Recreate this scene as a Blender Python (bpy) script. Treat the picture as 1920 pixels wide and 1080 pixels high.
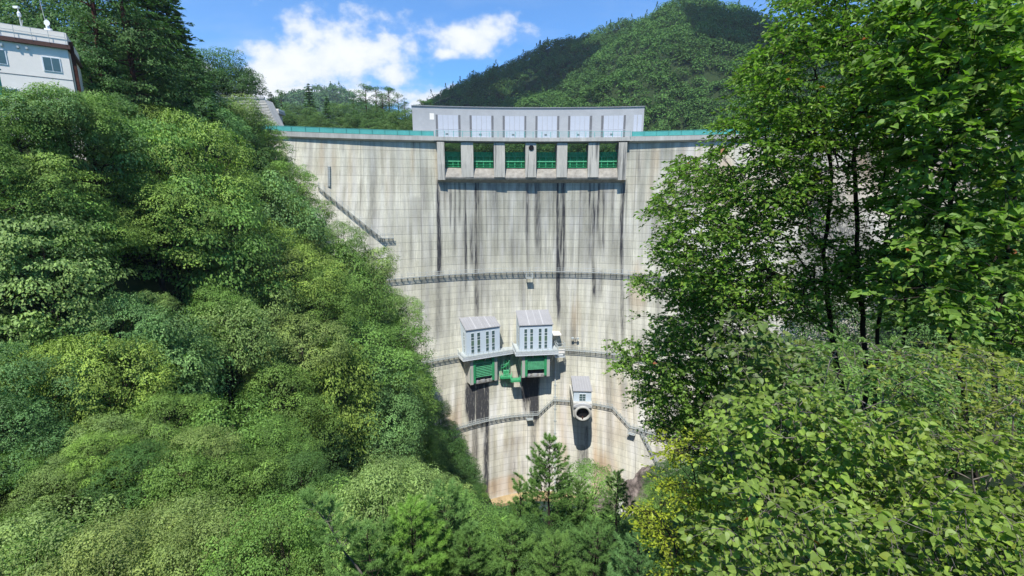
import bpy, math, random
import numpy as np
from mathutils import Vector, Matrix
R_ = math.radians
scene = bpy.context.scene
for o in list(bpy.data.objects): bpy.data.objects.remove(o)

# ------------------------------------------------------------------ camera
FPX, PITCH = 850.0, R_(11.5)            # focal length in 1920-px units, downward pitch
cd = bpy.data.cameras.new('camera'); cam = bpy.data.objects.new('camera', cd)
scene.collection.objects.link(cam); scene.camera = cam
cam.location = (0, 0, 0); cam.rotation_euler = (R_(90) - PITCH, 0, 0)
cd.sensor_width = 36; cd.lens = FPX / 1920 * 36; cd.clip_start = 0.1; cd.clip_end = 6000

# ------------------------------------------------------------------ sun, sky, exposure
SUN = Vector((-0.24, -1.0, 1.88)).normalized()
sl = bpy.data.lights.new('sun', 'SUN'); sl.energy = 4.5; sl.angle = R_(0.53); sl.color = (1, .965, .90)
so = bpy.data.objects.new('sun', sl); scene.collection.objects.link(so)
so.rotation_euler = SUN.to_track_quat('Z', 'Y').to_euler(); so.location = (-40, -60, 120)
scene.view_settings.view_transform = 'Standard'; scene.view_settings.look = 'None'
scene.view_settings.exposure = 0.66; scene.view_settings.gamma = 1
world = bpy.data.worlds.new('World'); scene.world = world; world.use_nodes = True

class NT:
    def __init__(s, tree): s.t = tree; tree.nodes.clear()
    def n(s, kind, **kw):
        nd = s.t.nodes.new('ShaderNode' + kind)
        for k, v in kw.items(): setattr(nd, k, v)
        return nd
    def l(s, a, b): s.t.links.new(a, b)
    def _in(s, sock, v):
        if v is None: return
        if isinstance(v, bpy.types.NodeSocket): s.l(v, sock)
        else: sock.default_value = v
    def math(s, op, a, b=None, c=None, clamp=False):
        m = s.n('Math', operation=op); m.use_clamp = clamp
        s._in(m.inputs[0], a); s._in(m.inputs[1], b); s._in(m.inputs[2], c)
        return m.outputs[0]
    def mix(s, f, a, b, blend='MIX'):
        m = s.n('Mix', data_type='RGBA', blend_type=blend); m.clamp_factor = True
        s._in(m.inputs[0], f); s._in(m.inputs[6], a); s._in(m.inputs[7], b)
        return m.outputs[2]
    def noise(s, vec=None, scale=1, detail=3, rough=.5, dim='3D'):
        m = s.n('TexNoise', noise_dimensions=dim); m.inputs['Scale'].default_value = scale
        m.inputs['Detail'].default_value = detail; m.inputs['Roughness'].default_value = rough
        if vec is not None: s.l(vec, m.inputs['Vector'])
        return m.outputs['Fac']
    def maprange(s, v, a, b, c=0., d=1., smooth=False):
        m = s.n('MapRange'); m.clamp = True
        if smooth: m.interpolation_type = 'SMOOTHSTEP'
        s._in(m.inputs['Value'], v)
        for k, q in zip(('From Min', 'From Max', 'To Min', 'To Max'), (a, b, c, d)): m.inputs[k].default_value = q
        return m.outputs['Result']
    def scaled(s, vec, sc, loc=(0, 0, 0)):
        m = s.n('Mapping'); s.l(vec, m.inputs['Vector']); m.inputs['Scale'].default_value = sc; m.inputs['Location'].default_value = loc
        return m.outputs[0]

def build_world():
    t = NT(world.node_tree)
    sky = t.n('TexSky', sky_type='NISHITA'); sky.sun_disc = False
    sky.sun_elevation = math.asin(SUN.z); sky.sun_rotation = math.atan2(SUN.x, SUN.y)
    sky.altitude = 900; sky.air_density = 1.0; sky.dust_density = .25; sky.ozone_density = 2.2
    tc = t.n('TexCoord'); sep = t.n('SeparateXYZ'); t.l(tc.outputs['Generated'], sep.inputs[0])
    x, y, z = sep.outputs
    ys = t.math('MAXIMUM', y, 0.05)
    a = t.math('DIVIDE', x, ys); b = t.math('DIVIDE', z, ys)
    # clouds: ellipses on the northern sky (direction space), torn by noise
    CL = [(-.43, .272, .15, .082), (-.33, .285, .16, .078), (-.50, .235, .10, .05), (-.25, .245, .07, .035),
          (-.10, .308, .10, .040), (-.035, .325, .07, .035), (-.13, .285, .04, .02), (-.15, .190, .11, .034), (-.70, .250, .09, .035),
          (-.46, .205, .16, .03), (-.30, .20, .2, .022), (-.56, .20, .10, .045), (-.9, .42, .10, .03), (1.9, .7, .5, .2)]
    best = None
    for a0, b0, ra, rb in CL:
        dx = t.math('MULTIPLY', t.math('SUBTRACT', a, a0), 1/ra); dy = t.math('MULTIPLY', t.math('SUBTRACT', b, b0), 1/rb)
        r = t.math('SQRT', t.math('ADD', t.math('MULTIPLY', dx, dx), t.math('MULTIPLY', dy, dy)))
        e = t.math('SUBTRACT', 1.0, r)
        best = e if best is None else t.math('MAXIMUM', best, e)
    cmb = t.n('CombineXYZ'); t.l(a, cmb.inputs[0]); t.l(t.math('MULTIPLY', b, 1.35), cmb.inputs[1])
    n1 = t.noise(cmb.outputs[0], 13, 9, .57); n2 = t.noise(cmb.outputs[0], 40, 5, .6)
    d = t.math('ADD', best, t.math('MULTIPLY', t.math('SUBTRACT', n1, .5), 2.6))
    alpha = t.maprange(d, -.12, .62, smooth=True)
    veil = t.math('MULTIPLY', t.maprange(t.noise(t.scaled(cmb.outputs[0], (3, 9, 1)), 1, 6, .6), .48, .8), t.maprange(b, .5, .16))
    alpha = t.math('MAXIMUM', alpha, t.math('MULTIPLY', veil, .5))
    alpha = t.math('MULTIPLY', alpha, t.math('GREATER_THAN', y, .02))
    lit = t.maprange(t.math('ADD', t.math('MULTIPLY', n2, .5), t.math('MULTIPLY', d, .5)), .15, .75)
    ccol = t.mix(lit, (.60, .68, .80, 1), (.86, .88, .91, 1))
    skyc = t.mix(1.0, sky.outputs[0], (.54, .98, 1.34, 1), 'MULTIPLY')
    bg1 = t.n('Background'); t.l(skyc, bg1.inputs[0]); bg1.inputs[1].default_value = .112
    bg2 = t.n('Background'); t.l(ccol, bg2.inputs[0]); bg2.inputs[1].default_value = .80
    mx = t.n('MixShader'); t.l(alpha, mx.inputs[0]); t.l(bg1.outputs[0], mx.inputs[1]); t.l(bg2.outputs[0], mx.inputs[2])
    out = t.n('OutputWorld'); t.l(mx.outputs[0], out.inputs[0])
build_world()

# ------------------------------------------------------------------ projection helpers (used to survey real positions)
cp, sp_ = math.cos(PITCH), math.sin(PITCH)
def ray(px, py):
    u, v = (px - 960) / FPX, (540 - py) / FPX
    return Vector((u, cp + sp_ * v, -sp_ + cp * v))
def project(x, y, z):
    d = cp * y - sp_ * z
    return 960 + FPX * x / d, 540 - FPX * (sp_ * y + cp * z) / d, d
def at(px, py, Y):
    r = ray(px, py); return r * (Y / r.y)

# ------------------------------------------------------------------ object helpers
def link(o): scene.collection.objects.link(o); return o
def tag(o, label=None, cat=None, group=None, kind=None):
    if label: o['label'] = label
    if cat: o['category'] = cat
    if group: o['group'] = group
    if kind: o['kind'] = kind
    return o
def empty(name, loc=(0, 0, 0), rz=0.0, label=None, cat=None, group=None):
    o = bpy.data.objects.new(name, None); o.empty_display_size = .3
    link(o); o.location = loc; o.rotation_euler = (0, 0, rz)
    return tag(o, label, cat, group)
def np_mesh(name, V, F, mat, parent=None, attrs=None, smooth=False):
    """V (n,3), F list of (m,k) int arrays"""
    me = bpy.data.meshes.new(name)
    V = np.asarray(V, np.float32)
    Fs = [np.asarray(f, np.int32) for f in (F if isinstance(F, list) else [F]) if len(f)]
    me.vertices.add(len(V)); me.vertices.foreach_set('co', V.ravel())
    loops = np.concatenate([f.ravel() for f in Fs]); tot = np.concatenate([np.full(len(f), f.shape[1], np.int32) for f in Fs])
    start = np.concatenate([[0], np.cumsum(tot)[:-1]]).astype(np.int32)
    me.loops.add(len(loops)); me.loops.foreach_set('vertex_index', loops)
    me.polygons.add(len(tot)); me.polygons.foreach_set('loop_start', start); me.polygons.foreach_set('loop_total', tot)
    me.polygons.foreach_set('use_smooth', np.full(len(tot), smooth, bool))
    if attrs:
        for k, (dom, arr) in attrs.items():
            at_ = me.attributes.new(k, 'FLOAT', dom); at_.data.foreach_set('value', np.asarray(arr, np.float32))
    me.update(calc_edges=True); me.validate()
    if mat: me.materials.append(mat)
    o = link(bpy.data.objects.new(name, me)); o.parent = parent
    return o
class MB:
    def __init__(s): s.v = []; s.f = []
    def add(s, vs, fs):
        n = len(s.v); s.v += [tuple(v) for v in vs]; s.f += [tuple(n + i for i in f) for f in fs]
    def box(s, c, size, rz=0.0, frame=None):
        hx, hy, hz = size[0] / 2, size[1] / 2, size[2] / 2
        vs = [Vector((sx * hx, sy * hy, sz * hz)) for sx in (-1, 1) for sy in (-1, 1) for sz in (-1, 1)]
        M = Matrix.Rotation(rz, 3, 'Z') if frame is None else frame
        vs = [M @ v + Vector(c) for v in vs]
        s.add(vs, [(0, 1, 3, 2), (4, 6, 7, 5), (0, 4, 5, 1), (2, 3, 7, 6), (0, 2, 6, 4), (1, 5, 7, 3)])
    def bar(s, a, b, w, h=None):
        a, b = Vector(a), Vector(b); d = b - a; L = d.length
        if L < 1e-6: return
        d /= L; up = Vector((0, 0, 1)) if abs(d.z) < .95 else Vector((1, 0, 0))
        x = d.cross(up).normalized(); z = x.cross(d)
        s.box((a + b) / 2, (w, L, h or w), frame=Matrix((x, d, z)).transposed())
    def tube(s, pts, rad, n=6, cap=True):
        pts = [Vector(p) for p in pts]; rr = rad if hasattr(rad, '__len__') else [rad] * len(pts)
        base = len(s.v); ref = Vector((.31, .17, .93)).normalized()
        for i, p in enumerate(pts):
            d = (pts[min(i + 1, len(pts) - 1)] - pts[max(i - 1, 0)]).normalized()
            x = d.cross(ref)
            if x.length < .1: x = d.cross(Vector((1, 0, 0)))
            x.normalize(); y = d.cross(x)
            for k in range(n):
                a = 2 * math.pi * k / n
                s.v.append(tuple(p + (x * math.cos(a) + y * math.sin(a)) * rr[i]))
        for i in range(len(pts) - 1):
            for k in range(n):
                a0 = base + i * n + k; a1 = base + i * n + (k + 1) % n
                s.f.append((a0, a1, a1 + n, a0 + n))
        if cap:
            s.f.append(tuple(base + k for k in range(n))[::-1]); s.f.append(tuple(base + (len(pts) - 1) * n + k for k in range(n)))
    def prism(s, poly, origin, u, w, depthvec):
        """poly: 2-D points in the plane (u, w) at origin, extruded along depthvec"""
        o, u, w, dv = Vector(origin), Vector(u), Vector(w), Vector(depthvec)
        a = [o + u * p[0] + w * p[1] for p in poly]; b = [q + dv for q in a]; n = len(poly)
        s.add(a + b, [tuple(range(n))[::-1], tuple(range(n, 2 * n))] + [(i, (i + 1) % n, n + (i + 1) % n, n + i) for i in range(n)])
    def sweep(s, path, prof, caps=True):
        """path: list of (point, outward normal); prof: closed loop of (out, up)"""
        base = len(s.v); n = len(prof); Z = Vector((0, 0, 1))
        for P, N in path:
            for o, h in prof: s.v.append(tuple(P + N * o + Z * h))
        for i in range(len(path) - 1):
            for k in range(n):
                a0 = base + i * n + k; a1 = base + i * n + (k + 1) % n
                s.f.append((a0, a1, a1 + n, a0 + n))
        if caps:
            s.f.append(tuple(base + k for k in range(n))[::-1]); s.f.append(tuple(base + (len(path) - 1) * n + k for k in range(n)))
    def build(s, name, mat, parent=None, smooth=False):
        me = bpy.data.meshes.new(name); me.from_pydata(s.v, [], s.f); me.update()
        if mat: me.materials.append(mat)
        if smooth: me.polygons.foreach_set('use_smooth', [True] * len(me.polygons))
        o = link(bpy.data.objects.new(name, me)); o.parent = parent
        return o

# ------------------------------------------------------------------ noise
def vnoise(x, y, sx, sy, seed):
    rs = np.random.RandomState(seed); G = rs.rand(256, 256)
    u = np.asarray(x) / sx + 1000; v = np.asarray(y) / sy + 1000
    iu = np.floor(u).astype(int); iv = np.floor(v).astype(int); fu = u - iu; fv = v - iv
    fu = fu * fu * (3 - 2 * fu); fv = fv * fv * (3 - 2 * fv)
    g = lambda i, j: G[i % 256, j % 256]
    return (g(iu, iv) * (1 - fu) + g(iu + 1, iv) * fu) * (1 - fv) + (g(iu, iv + 1) * (1 - fu) + g(iu + 1, iv + 1) * fu) * fv
def sstep(a, b, x):
    t = np.clip((np.asarray(x, float) - a) / (b - a), 0, 1); return t * t * (3 - 2 * t)

# ------------------------------------------------------------------ materials
def pmat(name, col, rough=.8, spec=.3, var=.12, scale=.6, metal=0., bump=0., streak=False):
    m = bpy.data.materials.new(name); m.use_nodes = True; t = NT(m.node_tree)
    tc = t.n('TexCoord'); v = tc.outputs['Object']
    if streak: v2 = t.scaled(v, (1, 1, .12))
    else: v2 = v
    n1 = t.noise(v2, scale, 5, .6); n2 = t.noise(v2, scale * 7, 3, .6)
    f = t.math('ADD', t.math('MULTIPLY', n1, .65), t.math('MULTIPLY', n2, .35))
    f = t.maprange(f, .3, .7)
    lo = tuple(c * (1 - 2 * var) for c in col) + (1,); hi = tuple(min(1, c * (1 + var)) for c in col) + (1,)
    c = t.mix(f, lo, hi)
    b = t.n('BsdfPrincipled'); t.l(c, b.inputs['Base Color']); b.inputs['Roughness'].default_value = rough
    b.inputs['Specular IOR Level'].default_value = spec; b.inputs['Metallic'].default_value = metal
    if bump:
        bp = t.n('Bump'); bp.inputs['Strength'].default_value = bump; bp.inputs['Distance'].default_value = .05
        t.l(n2, bp.inputs['Height']); t.l(bp.outputs[0], b.inputs['Normal'])
    o = t.n('OutputMaterial'); t.l(b.outputs[0], o.inputs[0])
    return m
def leafmat(name, rough=.5, trans=.28, spec=.35, var=.5, veins=False):
    """colour = object colour x per-leaf tone; part of the light passes through the leaf"""
    m = bpy.data.materials.new(name); m.use_nodes = True; t = NT(m.node_tree)
    oi = t.n('ObjectInfo'); at_ = t.n('Attribute', attribute_name='tone')
    tone = at_.outputs['Fac']
    k = t.maprange(tone, 0, 1, 1 - var, 1 + var)
    sc = t.n('VectorMath', operation='SCALE'); t.l(oi.outputs['Color'], sc.inputs[0]); t.l(k, sc.inputs['Scale'])
    yel = t.mix(1.0, sc.outputs[0], (1.22, 1.08, .7, 1), 'MULTIPLY')
    col = t.mix(t.maprange(tone, .72, 1.0, 0, .6), sc.outputs[0], yel)
    if veins:
        hue = t.n('Attribute', attribute_name='hue').outputs['Fac']
        col = t.mix(t.maprange(hue, .9990, .9992), col, (.28, .09, .02, 1))
        col = t.mix(t.maprange(hue, .0, .12, .4, 0.), col, (.26, .24, .03, 1))
    b = t.n('BsdfPrincipled'); t.l(col, b.inputs['Base Color']); b.inputs['Roughness'].default_value = rough
    b.inputs['Specular IOR Level'].default_value = spec
    tr = t.n('BsdfTranslucent'); tcol = t.mix(1.0, col, (1.05, 1.35, .5, 1), 'MULTIPLY'); t.l(tcol, tr.inputs[0])
    mx = t.n('MixShader'); mx.inputs[0].default_value = trans
    t.l(b.outputs[0], mx.inputs[1]); t.l(tr.outputs[0], mx.inputs[2])
    o = t.n('OutputMaterial'); t.l(mx.outputs[0], o.inputs[0])
    return m
def grating(name, open_):
    # open steel grating, its bars far finer than a pixel: part metal, part air
    m = pmat(name, (.33, .36, .36), .55, .4, .08); t = m.node_tree; out = [n for n in t.nodes if n.type == 'OUTPUT_MATERIAL'][0]; b = out.inputs[0].links[0].from_socket
    mx = t.nodes.new('ShaderNodeMixShader'); tr = t.nodes.new('ShaderNodeBsdfTransparent'); mx.inputs[0].default_value = open_
    t.links.new(b, mx.inputs[1]); t.links.new(tr.outputs[0], mx.inputs[2]); t.links.new(mx.outputs[0], out.inputs[0]); return m
def pier_concrete():
    m = pmat('pier_concrete', (.47, .45, .39), .9, .2, .16, .5, bump=.3, streak=True); t = NT.__new__(NT); t.t = m.node_tree
    b = [n for n in m.node_tree.nodes if n.type == 'BSDF_PRINCIPLED'][0]; src = b.inputs['Base Color'].links[0].from_socket; tc = t.n('TexCoord')
    s1 = t.noise(t.scaled(tc.outputs['Object'], (1, .4, .03)), 1.3, 5, .7); f = t.maprange(s1, .53, .64, 0, .8); t.l(t.mix(f, src, (.06, .06, .06, 1)), b.inputs['Base Color']); return m
M = dict(
    pier=pier_concrete(),
    concrete=pmat('weathered_concrete', (.46, .45, .41), .9, .2, .16, .5, bump=.3, streak=True),
    concrete_dark=pmat('stained_concrete', (.27, .26, .24), .9, .2, .25, .5, bump=.3, streak=True),
    pale=pmat('pale_concrete', (.40, .405, .41), .85, .2, .07, .4),
    panel=pmat('white_panel', (.47, .49, .54), .6, .3, .03, 1.),
    slot=pmat('louvre_grey', (.16, .16, .165), .7, .3, .1),
    roofmetal=pmat('grey_metal_roof', (.30, .30, .31), .45, .4, .06, .5),
    roofseam=pmat('roof_seam', (.42, .42, .43), .45, .4, .05),
    siding=pmat('pale_blue_siding', (.56, .64, .70), .6, .3, .03, .4),
    glass=pmat('window_glass', (.07, .12, .12), .15, .6, .15),
    glass2=pmat('green_glass', (.11, .18, .13), .2, .6, .15),
    frame=pmat('white_frame', (.7, .74, .76), .5, .3, .03),
    steel=pmat('galvanised_steel', (.30, .33, .34), .5, .4, .12, 1., .35),
    steelpale=pmat('pale_steel', (.42, .455, .45), .55, .4, .08),
    teal=pmat('turquoise_paint', (.09, .40, .36), .5, .35, .1),
    tealpost=pmat('turquoise_post', (.05, .24, .22), .5, .35, .1),
    green=pmat('gate_green', (.04, .33, .13), .45, .4, .18, 1.),
    greenlite=pmat('light_green_paint', (.13, .50, .26), .5, .35, .15, 1.),
    gatedark=pmat('gate_skin_green', (.012, .10, .045), .6, .3, .2),
    lip=pmat('lip_concrete', (.33, .305, .26), .9, .2, .25, .8, bump=.3),
    black=pmat('black_recess', (.012, .012, .014), .9, .1, .1),
    cream=pmat('cream_render', (.80, .75, .68), .9, .2, .05, .3),
    brownband=pmat('brown_band', (.10, .055, .045), .8, .2, .1),
    rock=pmat('rock', (.20, .165, .15), .95, .2, .5, .9, bump=1.),
    bark=pmat('bark', (.045, .036, .030), .95, .1, .3, 3.),
    barkred=pmat('red_bark', (.085, .036, .026), .95, .1, .3, 2.),
    barkpale=pmat('pale_bark', (.17, .15, .13), .9, .15, .35, 6.),
    twig=pmat('dark_twig', (.04, .028, .022), .9, .1, .2, 5.),
    leaf=leafmat('leaf', .55, .22, .22), leafnear=leafmat('near_leaf', .45, .40, .3, .42, True), needle=leafmat('needle', .6, .2, .15, .4), farleaf=leafmat('far_leaf', .8, .15, .1, .5),
    grating=grating('steel_grating', .72), gratingmesh=grating('mesh_grating', .7),
)
# ================================================================== THE DAM
ZK = [-97, -89, -65, -46, -22, 0, 17]; YK = [118, 120.5, 127, 131, 134, 133.6, 132.5]; RK = [27, 30, 37, 50, 68, 115, 195]
def _pch(zk, vk):
    zk = np.array(zk, float); vk = np.array(vk, float); d = np.gradient(vk, zk)
    def f(z):
        z = np.clip(np.asarray(z, float), zk[0], zk[-1]); i = np.clip(np.searchsorted(zk, z) - 1, 0, len(zk) - 2)
        h = zk[i + 1] - zk[i]; t = (z - zk[i]) / h
        return ((2*t**3 - 3*t**2 + 1) * vk[i] + (t**3 - 2*t**2 + t) * h * d[i] + (-2*t**3 + 3*t**2) * vk[i + 1] + (t**3 - t**2) * h * d[i + 1])
    return f
Yf, Rf = _pch(ZK, YK), _pch(ZK, RK)
XC = 9.0
def face_y(x, z): return Yf(z) - (np.asarray(x, float) - XC) ** 2 / (2 * Rf(z))
def face_pt(x, z, d=0.0):
    y = float(face_y(x, z)); g = -(x - XC) / float(Rf(z)); N = Vector((g, -1, 0)).normalized()   # toward the valley
    return Vector((x, y, z)) + N * d, N
def hit(px, py, d=0.0):
    """world (x, z) of the point of the dam face (moved out by d) seen at a survey pixel"""
    r = ray(px, py); Y = 130.0
    for _ in range(40):
        p = r * (Y / r.y); Y = .5 * Y + .5 * (float(face_y(p.x, p.z)) - d)
    p = r * (Y / r.y); return p.x, p.z
def level_path(x0, x1, z, n=60, d=0.0): return [face_pt(x, z, d) for x in np.linspace(x0, x1, n)]

GX0, GX1, ZLIP, ZDK = -20.7, 31.8, 5.0, 15.0       # overflow section, its lip, underside of crest deck
dam = empty('arch_dam', (XC, 121, -89), 0, 'huge curved concrete arch dam with dark vertical water stains closing the valley', 'dam')
def inv(o): o.matrix_parent_inverse = o.parent.matrix_basis.inverted() if o.parent else Matrix(); return o
def under(o, parent):           # parent, keeping world coordinates
    o.parent = parent; o.matrix_parent_inverse = Matrix.LocRotScale(parent.location, parent.rotation_euler, None).inverted(); return o

def wall_material():
    m = bpy.data.materials.new('dam_concrete'); m.use_nodes = True; t = NT(m.node_tree)
    A = lambda n: t.n('Attribute', attribute_name=n).outputs['Fac']
    u, v = A('du'), A('dv'); dark, ochre, pale = A('dark'), A('ochre'), A('pale')
    tc = t.n('TexCoord'); P = tc.outputs['Object']
    vv = t.math('FRACT', v); dl = t.math('MINIMUM', vv, t.math('SUBTRACT', 1.0, vv))
    hline = t.maprange(dl, .012, .040, 1., 0.)
    uu = t.math('FRACT', t.math('DIVIDE', u, 1.8)); du = t.math('MINIMUM', uu, t.math('SUBTRACT', 1.0, uu))
    vline = t.maprange(du, .012, .035, 1., 0.)
    uj = t.math('FRACT', t.math('DIVIDE', t.math('ADD', u, 4.3), 15.0)); dj = t.math('MINIMUM', uj, t.math('SUBTRACT', 1.0, uj))
    jline = t.maprange(dj, .003, .009, 1., 0.)
    cell = t.n('CombineXYZ'); t.l(t.math('FLOOR', t.math('DIVIDE', u, 1.8)), cell.inputs[0]); t.l(t.math('FLOOR', v), cell.inputs[1])
    wn = t.n('TexWhiteNoise', noise_dimensions='3D'); t.l(cell.outputs[0], wn.inputs['Vector'])
    cell2 = t.n('CombineXYZ'); t.l(t.math('FLOOR', t.math('DIVIDE', t.math('ADD', u, 4.3), 15.)), cell2.inputs[0]); t.l(t.math('FLOOR', v), cell2.inputs[1])
    wn2 = t.n('TexWhiteNoise', noise_dimensions='3D'); t.l(cell2.outputs[0], wn2.inputs['Vector'])
    n1 = t.noise(P, .09, 6, .6)
    ns = t.noise(t.scaled(P, (1, .3, .03)), 1.6, 6, .72); ns2 = t.noise(t.scaled(P, (1, .3, .05)), 5.0, 4, .6); nf = t.noise(P, 2.5, 4, .65)
    base = t.mix(t.maprange(n1, .3, .7), (.495, .478, .372, 1), (.615, .597, .488, 1))
    k = t.math('ADD', .82, t.math('MULTIPLY', wn.outputs[0], .06)); k = t.math('ADD', k, t.math('MULTIPLY', wn2.outputs[0], .16))
    k = t.math('ADD', k, t.math('MULTIPLY', t.math('SUBTRACT', nf, .5), .35))
    k = t.math('ADD', k, t.maprange(ns, .35, .65, -.17, .17)); k = t.math('ADD', k, t.maprange(ns2, .35, .65, -.13, .13))
    sc = t.n('VectorMath', operation='SCALE'); t.l(base, sc.inputs[0]); t.l(k, sc.inputs['Scale'])
    c = sc.outputs[0]
    c = t.mix(t.math('MULTIPLY', ochre, .85, clamp=True), c, (.42, .27, .13, 1))
    c = t.mix(t.math('MULTIPLY', pale, .7, clamp=True), c, (.78, .77, .76, 1))
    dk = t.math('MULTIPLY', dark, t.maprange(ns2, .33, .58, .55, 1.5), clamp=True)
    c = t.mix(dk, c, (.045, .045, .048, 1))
    c = t.mix(t.math('MULTIPLY', jline, .45), c, (.10, .085, .07, 1))
    c = t.mix(t.math('MULTIPLY', vline, t.math('MULTIPLY', t.maprange(n1, .3, .7, .12, .26), t.maprange(v, -.5, 2.5, 1.0, .42))), c, (.12, .11, .10, 1))
    c = t.mix(t.math('MULTIPLY', hline, t.maprange(nf, .3, .7, .20, .55)), c, (.09, .085, .08, 1))
    b = t.n('BsdfPrincipled'); t.l(c, b.inputs['Base Color']); b.inputs['Roughness'].default_value = .92; b.inputs['Specular IOR Level'].default_value = .15
    bp = t.n('Bump'); bp.inputs['Strength'].default_value = .5; bp.inputs['Distance'].default_value = .06
    hh = t.math('SUBTRACT', t.math('MULTIPLY', nf, .5), t.math('ADD', hline, t.math('MULTIPLY', vline, .4)))
    t.l(hh, bp.inputs['Height']); t.l(bp.outputs[0], b.inputs['Normal'])
    o = t.n('OutputMaterial'); t.l(b.outputs[0], o.inputs[0]); return m

def build_wall():
    xs = np.unique(np.round(np.concatenate([np.arange(-78, 130, .36), [GX0, GX1]]), 4)); zs = np.concatenate([np.arange(-96, ZLIP - .1, .55), np.arange(ZLIP, ZDK, .5), [ZDK]])
    X, Z = np.meshgrid(xs, zs); Y = face_y(X, Z)
    nz, nx = X.shape; idx = np.arange(nz * nx).reshape(nz, nx)
    xc = (xs[:-1] + xs[1:]) / 2; zc = (zs[:-1] + zs[1:]) / 2
    keep = ~((zc[:, None] > ZLIP) & (xc[None, :] > GX0) & (xc[None, :] < GX1))
    q = np.stack([idx[:-1, :-1], idx[:-1, 1:], idx[1:, 1:], idx[1:, :-1]], -1)[keep]
    # --- weathering maps, with painted shade on the right flank
    w = X + (vnoise(X, Z, 4, 12, 3) - .5) * .2
    dark = np.zeros_like(X); br = vnoise(X, Z, .45, 16, 11) * .65 + vnoise(X, Z, .8, 6, 12) * .35
    def streak(px, hw, ytop, ybot, s, rag=.6):
        nonlocal dark
        x0, z0 = hit(px, ytop); x1, z1 = hit(px, ybot)
        xl = np.interp(Z, [min(z0, z1), max(z0, z1)], [x1, x0]); wob = (vnoise(Z, Z * 0, 9, 1, int(px)) - .5) * .16
        prof = sstep(1.3, .45, np.abs(w - xl - wob) / (hw * .152))
        fade = sstep(z0 + .6, z0 - .3, Z) * sstep(z1 - 4, z1 + 4, Z)
        dark = np.maximum(dark, s * prof * fade * np.clip(br * 1.6 + .2 - rag * .2, .15, 1.1))
    for px, hw, a, b, s in [(823, 4, 336, 520, .95), (872, 3, 336, 560, .72), (884, 5, 336, 500, .6), (894, 6, 336, 598, .85), (931, 4, 336, 470, .45), (953, 5, 336, 420, .35),
                            (990, 4, 336, 500, .6), (1008, 8, 336, 470, .55), (975, 3, 336, 560, .3), (1047, 4, 336, 600, 1.0), (1055, 6, 336, 520, .9), (1060, 2, 340, 640, .5), (1090, 4, 336, 420, .4),
                            (1113, 4, 336, 560, .8), (1122, 5, 336, 470, .85), (1168, 4, 336, 640, .7), (1150, 6, 510, 640, .4), (822, 9, 508, 640, .4), (1123, 8, 508, 560, .45),
                            (908, 5, 480, 560, .3), (735, 5, 260, 400, .2), (1198, 3, 262, 340, .5), (785, 20, 370, 430, .30), (1230, 20, 380, 470, .3), (1015, 14, 345, 400, .3), (960, 40, 336, 362, .5),
                            (884, 7, 718, 790, 2.0), (896, 4, 718, 790, 1.8), (910, 7, 718, 800, 1.9), (912, 6, 722, 930, .8), (903, 4, 718, 800, 1.3), (878, 6, 718, 770, 1.5), (890, 7, 790, 870, .55), (987, 9, 705, 750, 2.2), (998, 6, 705, 778, 2.2), (1006, 5, 705, 790, 1.8), (1000, 14, 700, 728, 1.6), (1000, 7, 790, 930, .5),
                            (985, 5, 735, 775, .8), (1092, 8, 835, 905, .55), (1100, 4, 800, 880, .7), (1086, 5, 840, 920, .4), (960, 12, 845, 905, .25), (925, 6, 800, 930, .25)]:
        streak(px, hw, a, b, s)
    for k in range(34): streak(828 + k * 10.3 + (k * 7 % 9), 1.2 + (k * 5 % 4) * .8, 336, 380 + (k * 53 % 120), .25 + (k * 37 % 40) / 100)
    # dark band under the lip and soft grime everywhere
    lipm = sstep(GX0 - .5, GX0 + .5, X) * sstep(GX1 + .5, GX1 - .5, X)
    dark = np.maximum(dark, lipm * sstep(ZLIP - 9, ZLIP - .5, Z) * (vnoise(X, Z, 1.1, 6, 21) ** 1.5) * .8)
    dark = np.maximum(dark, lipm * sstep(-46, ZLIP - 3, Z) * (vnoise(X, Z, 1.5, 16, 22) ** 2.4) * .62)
    dark = np.maximum(dark, (vnoise(X, Z, 1.0, 14, 23) ** 2.5) * .42)
    dark = np.maximum(dark, (vnoise(X, Z, .5, 4, 24) ** 4) * sstep(ZDK - 6, ZDK, Z) * .7)
    dark = np.maximum(dark, .75 * (vnoise(X, Z, 5, 9, 25) ** .6) * sstep(62, 74, X))       # right flank: shade painted into the concrete colour, broken by noise
    for zb in (-24.3, -47.5, -67.5): dark = np.maximum(dark, .22 * sstep(zb - 3, zb, Z) * sstep(zb + 1, zb, Z) * vnoise(X, Z, .8, 3, 26))
    ochre = (vnoise(X, Z, 1.3, 9, 31) ** 2) * .5 * sstep(-12, 12, Z)
    ochre += sstep(44, 50, X) * sstep(-15, 8, Z) * sstep(14, 6, Z) * vnoise(X, Z, 2, 8, 32) * .6
    ochre += .35 * sstep(-46, -60, Z) * vnoise(X, Z, 4, 10, 33) ** 1.5
    def blob(px, py, rx, rz, s):
        nonlocal ochre
        x0, z0 = hit(px, py); e = 1 - ((X - x0) / rx) ** 2 - ((Z - z0) / rz) ** 2
        ochre += s * np.clip(e, 0, 1) * (.5 + vnoise(X, Z, .9, 5, 34))
    blob(1130, 915, 6, 12, 1.0); blob(1195, 540, 3, 9, .5); blob(940, 912, 9, 3.2, 1.3); blob(1080, 600, 2, 9, .4); blob(1055, 820, 2, 14, .45); blob(1150, 760, 6, 12, .35)
    blob(1115, 800, 1, 12, .5); blob(840, 800, 3, 5, .5); blob(860, 790, 1, 8, .5)
    pale = vnoise(X, Z, .7, 8, 41) ** 3 * .5 + vnoise(X, Z, 6, 10, 42) ** 2 * .4 * sstep(30, 45, X)
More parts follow.
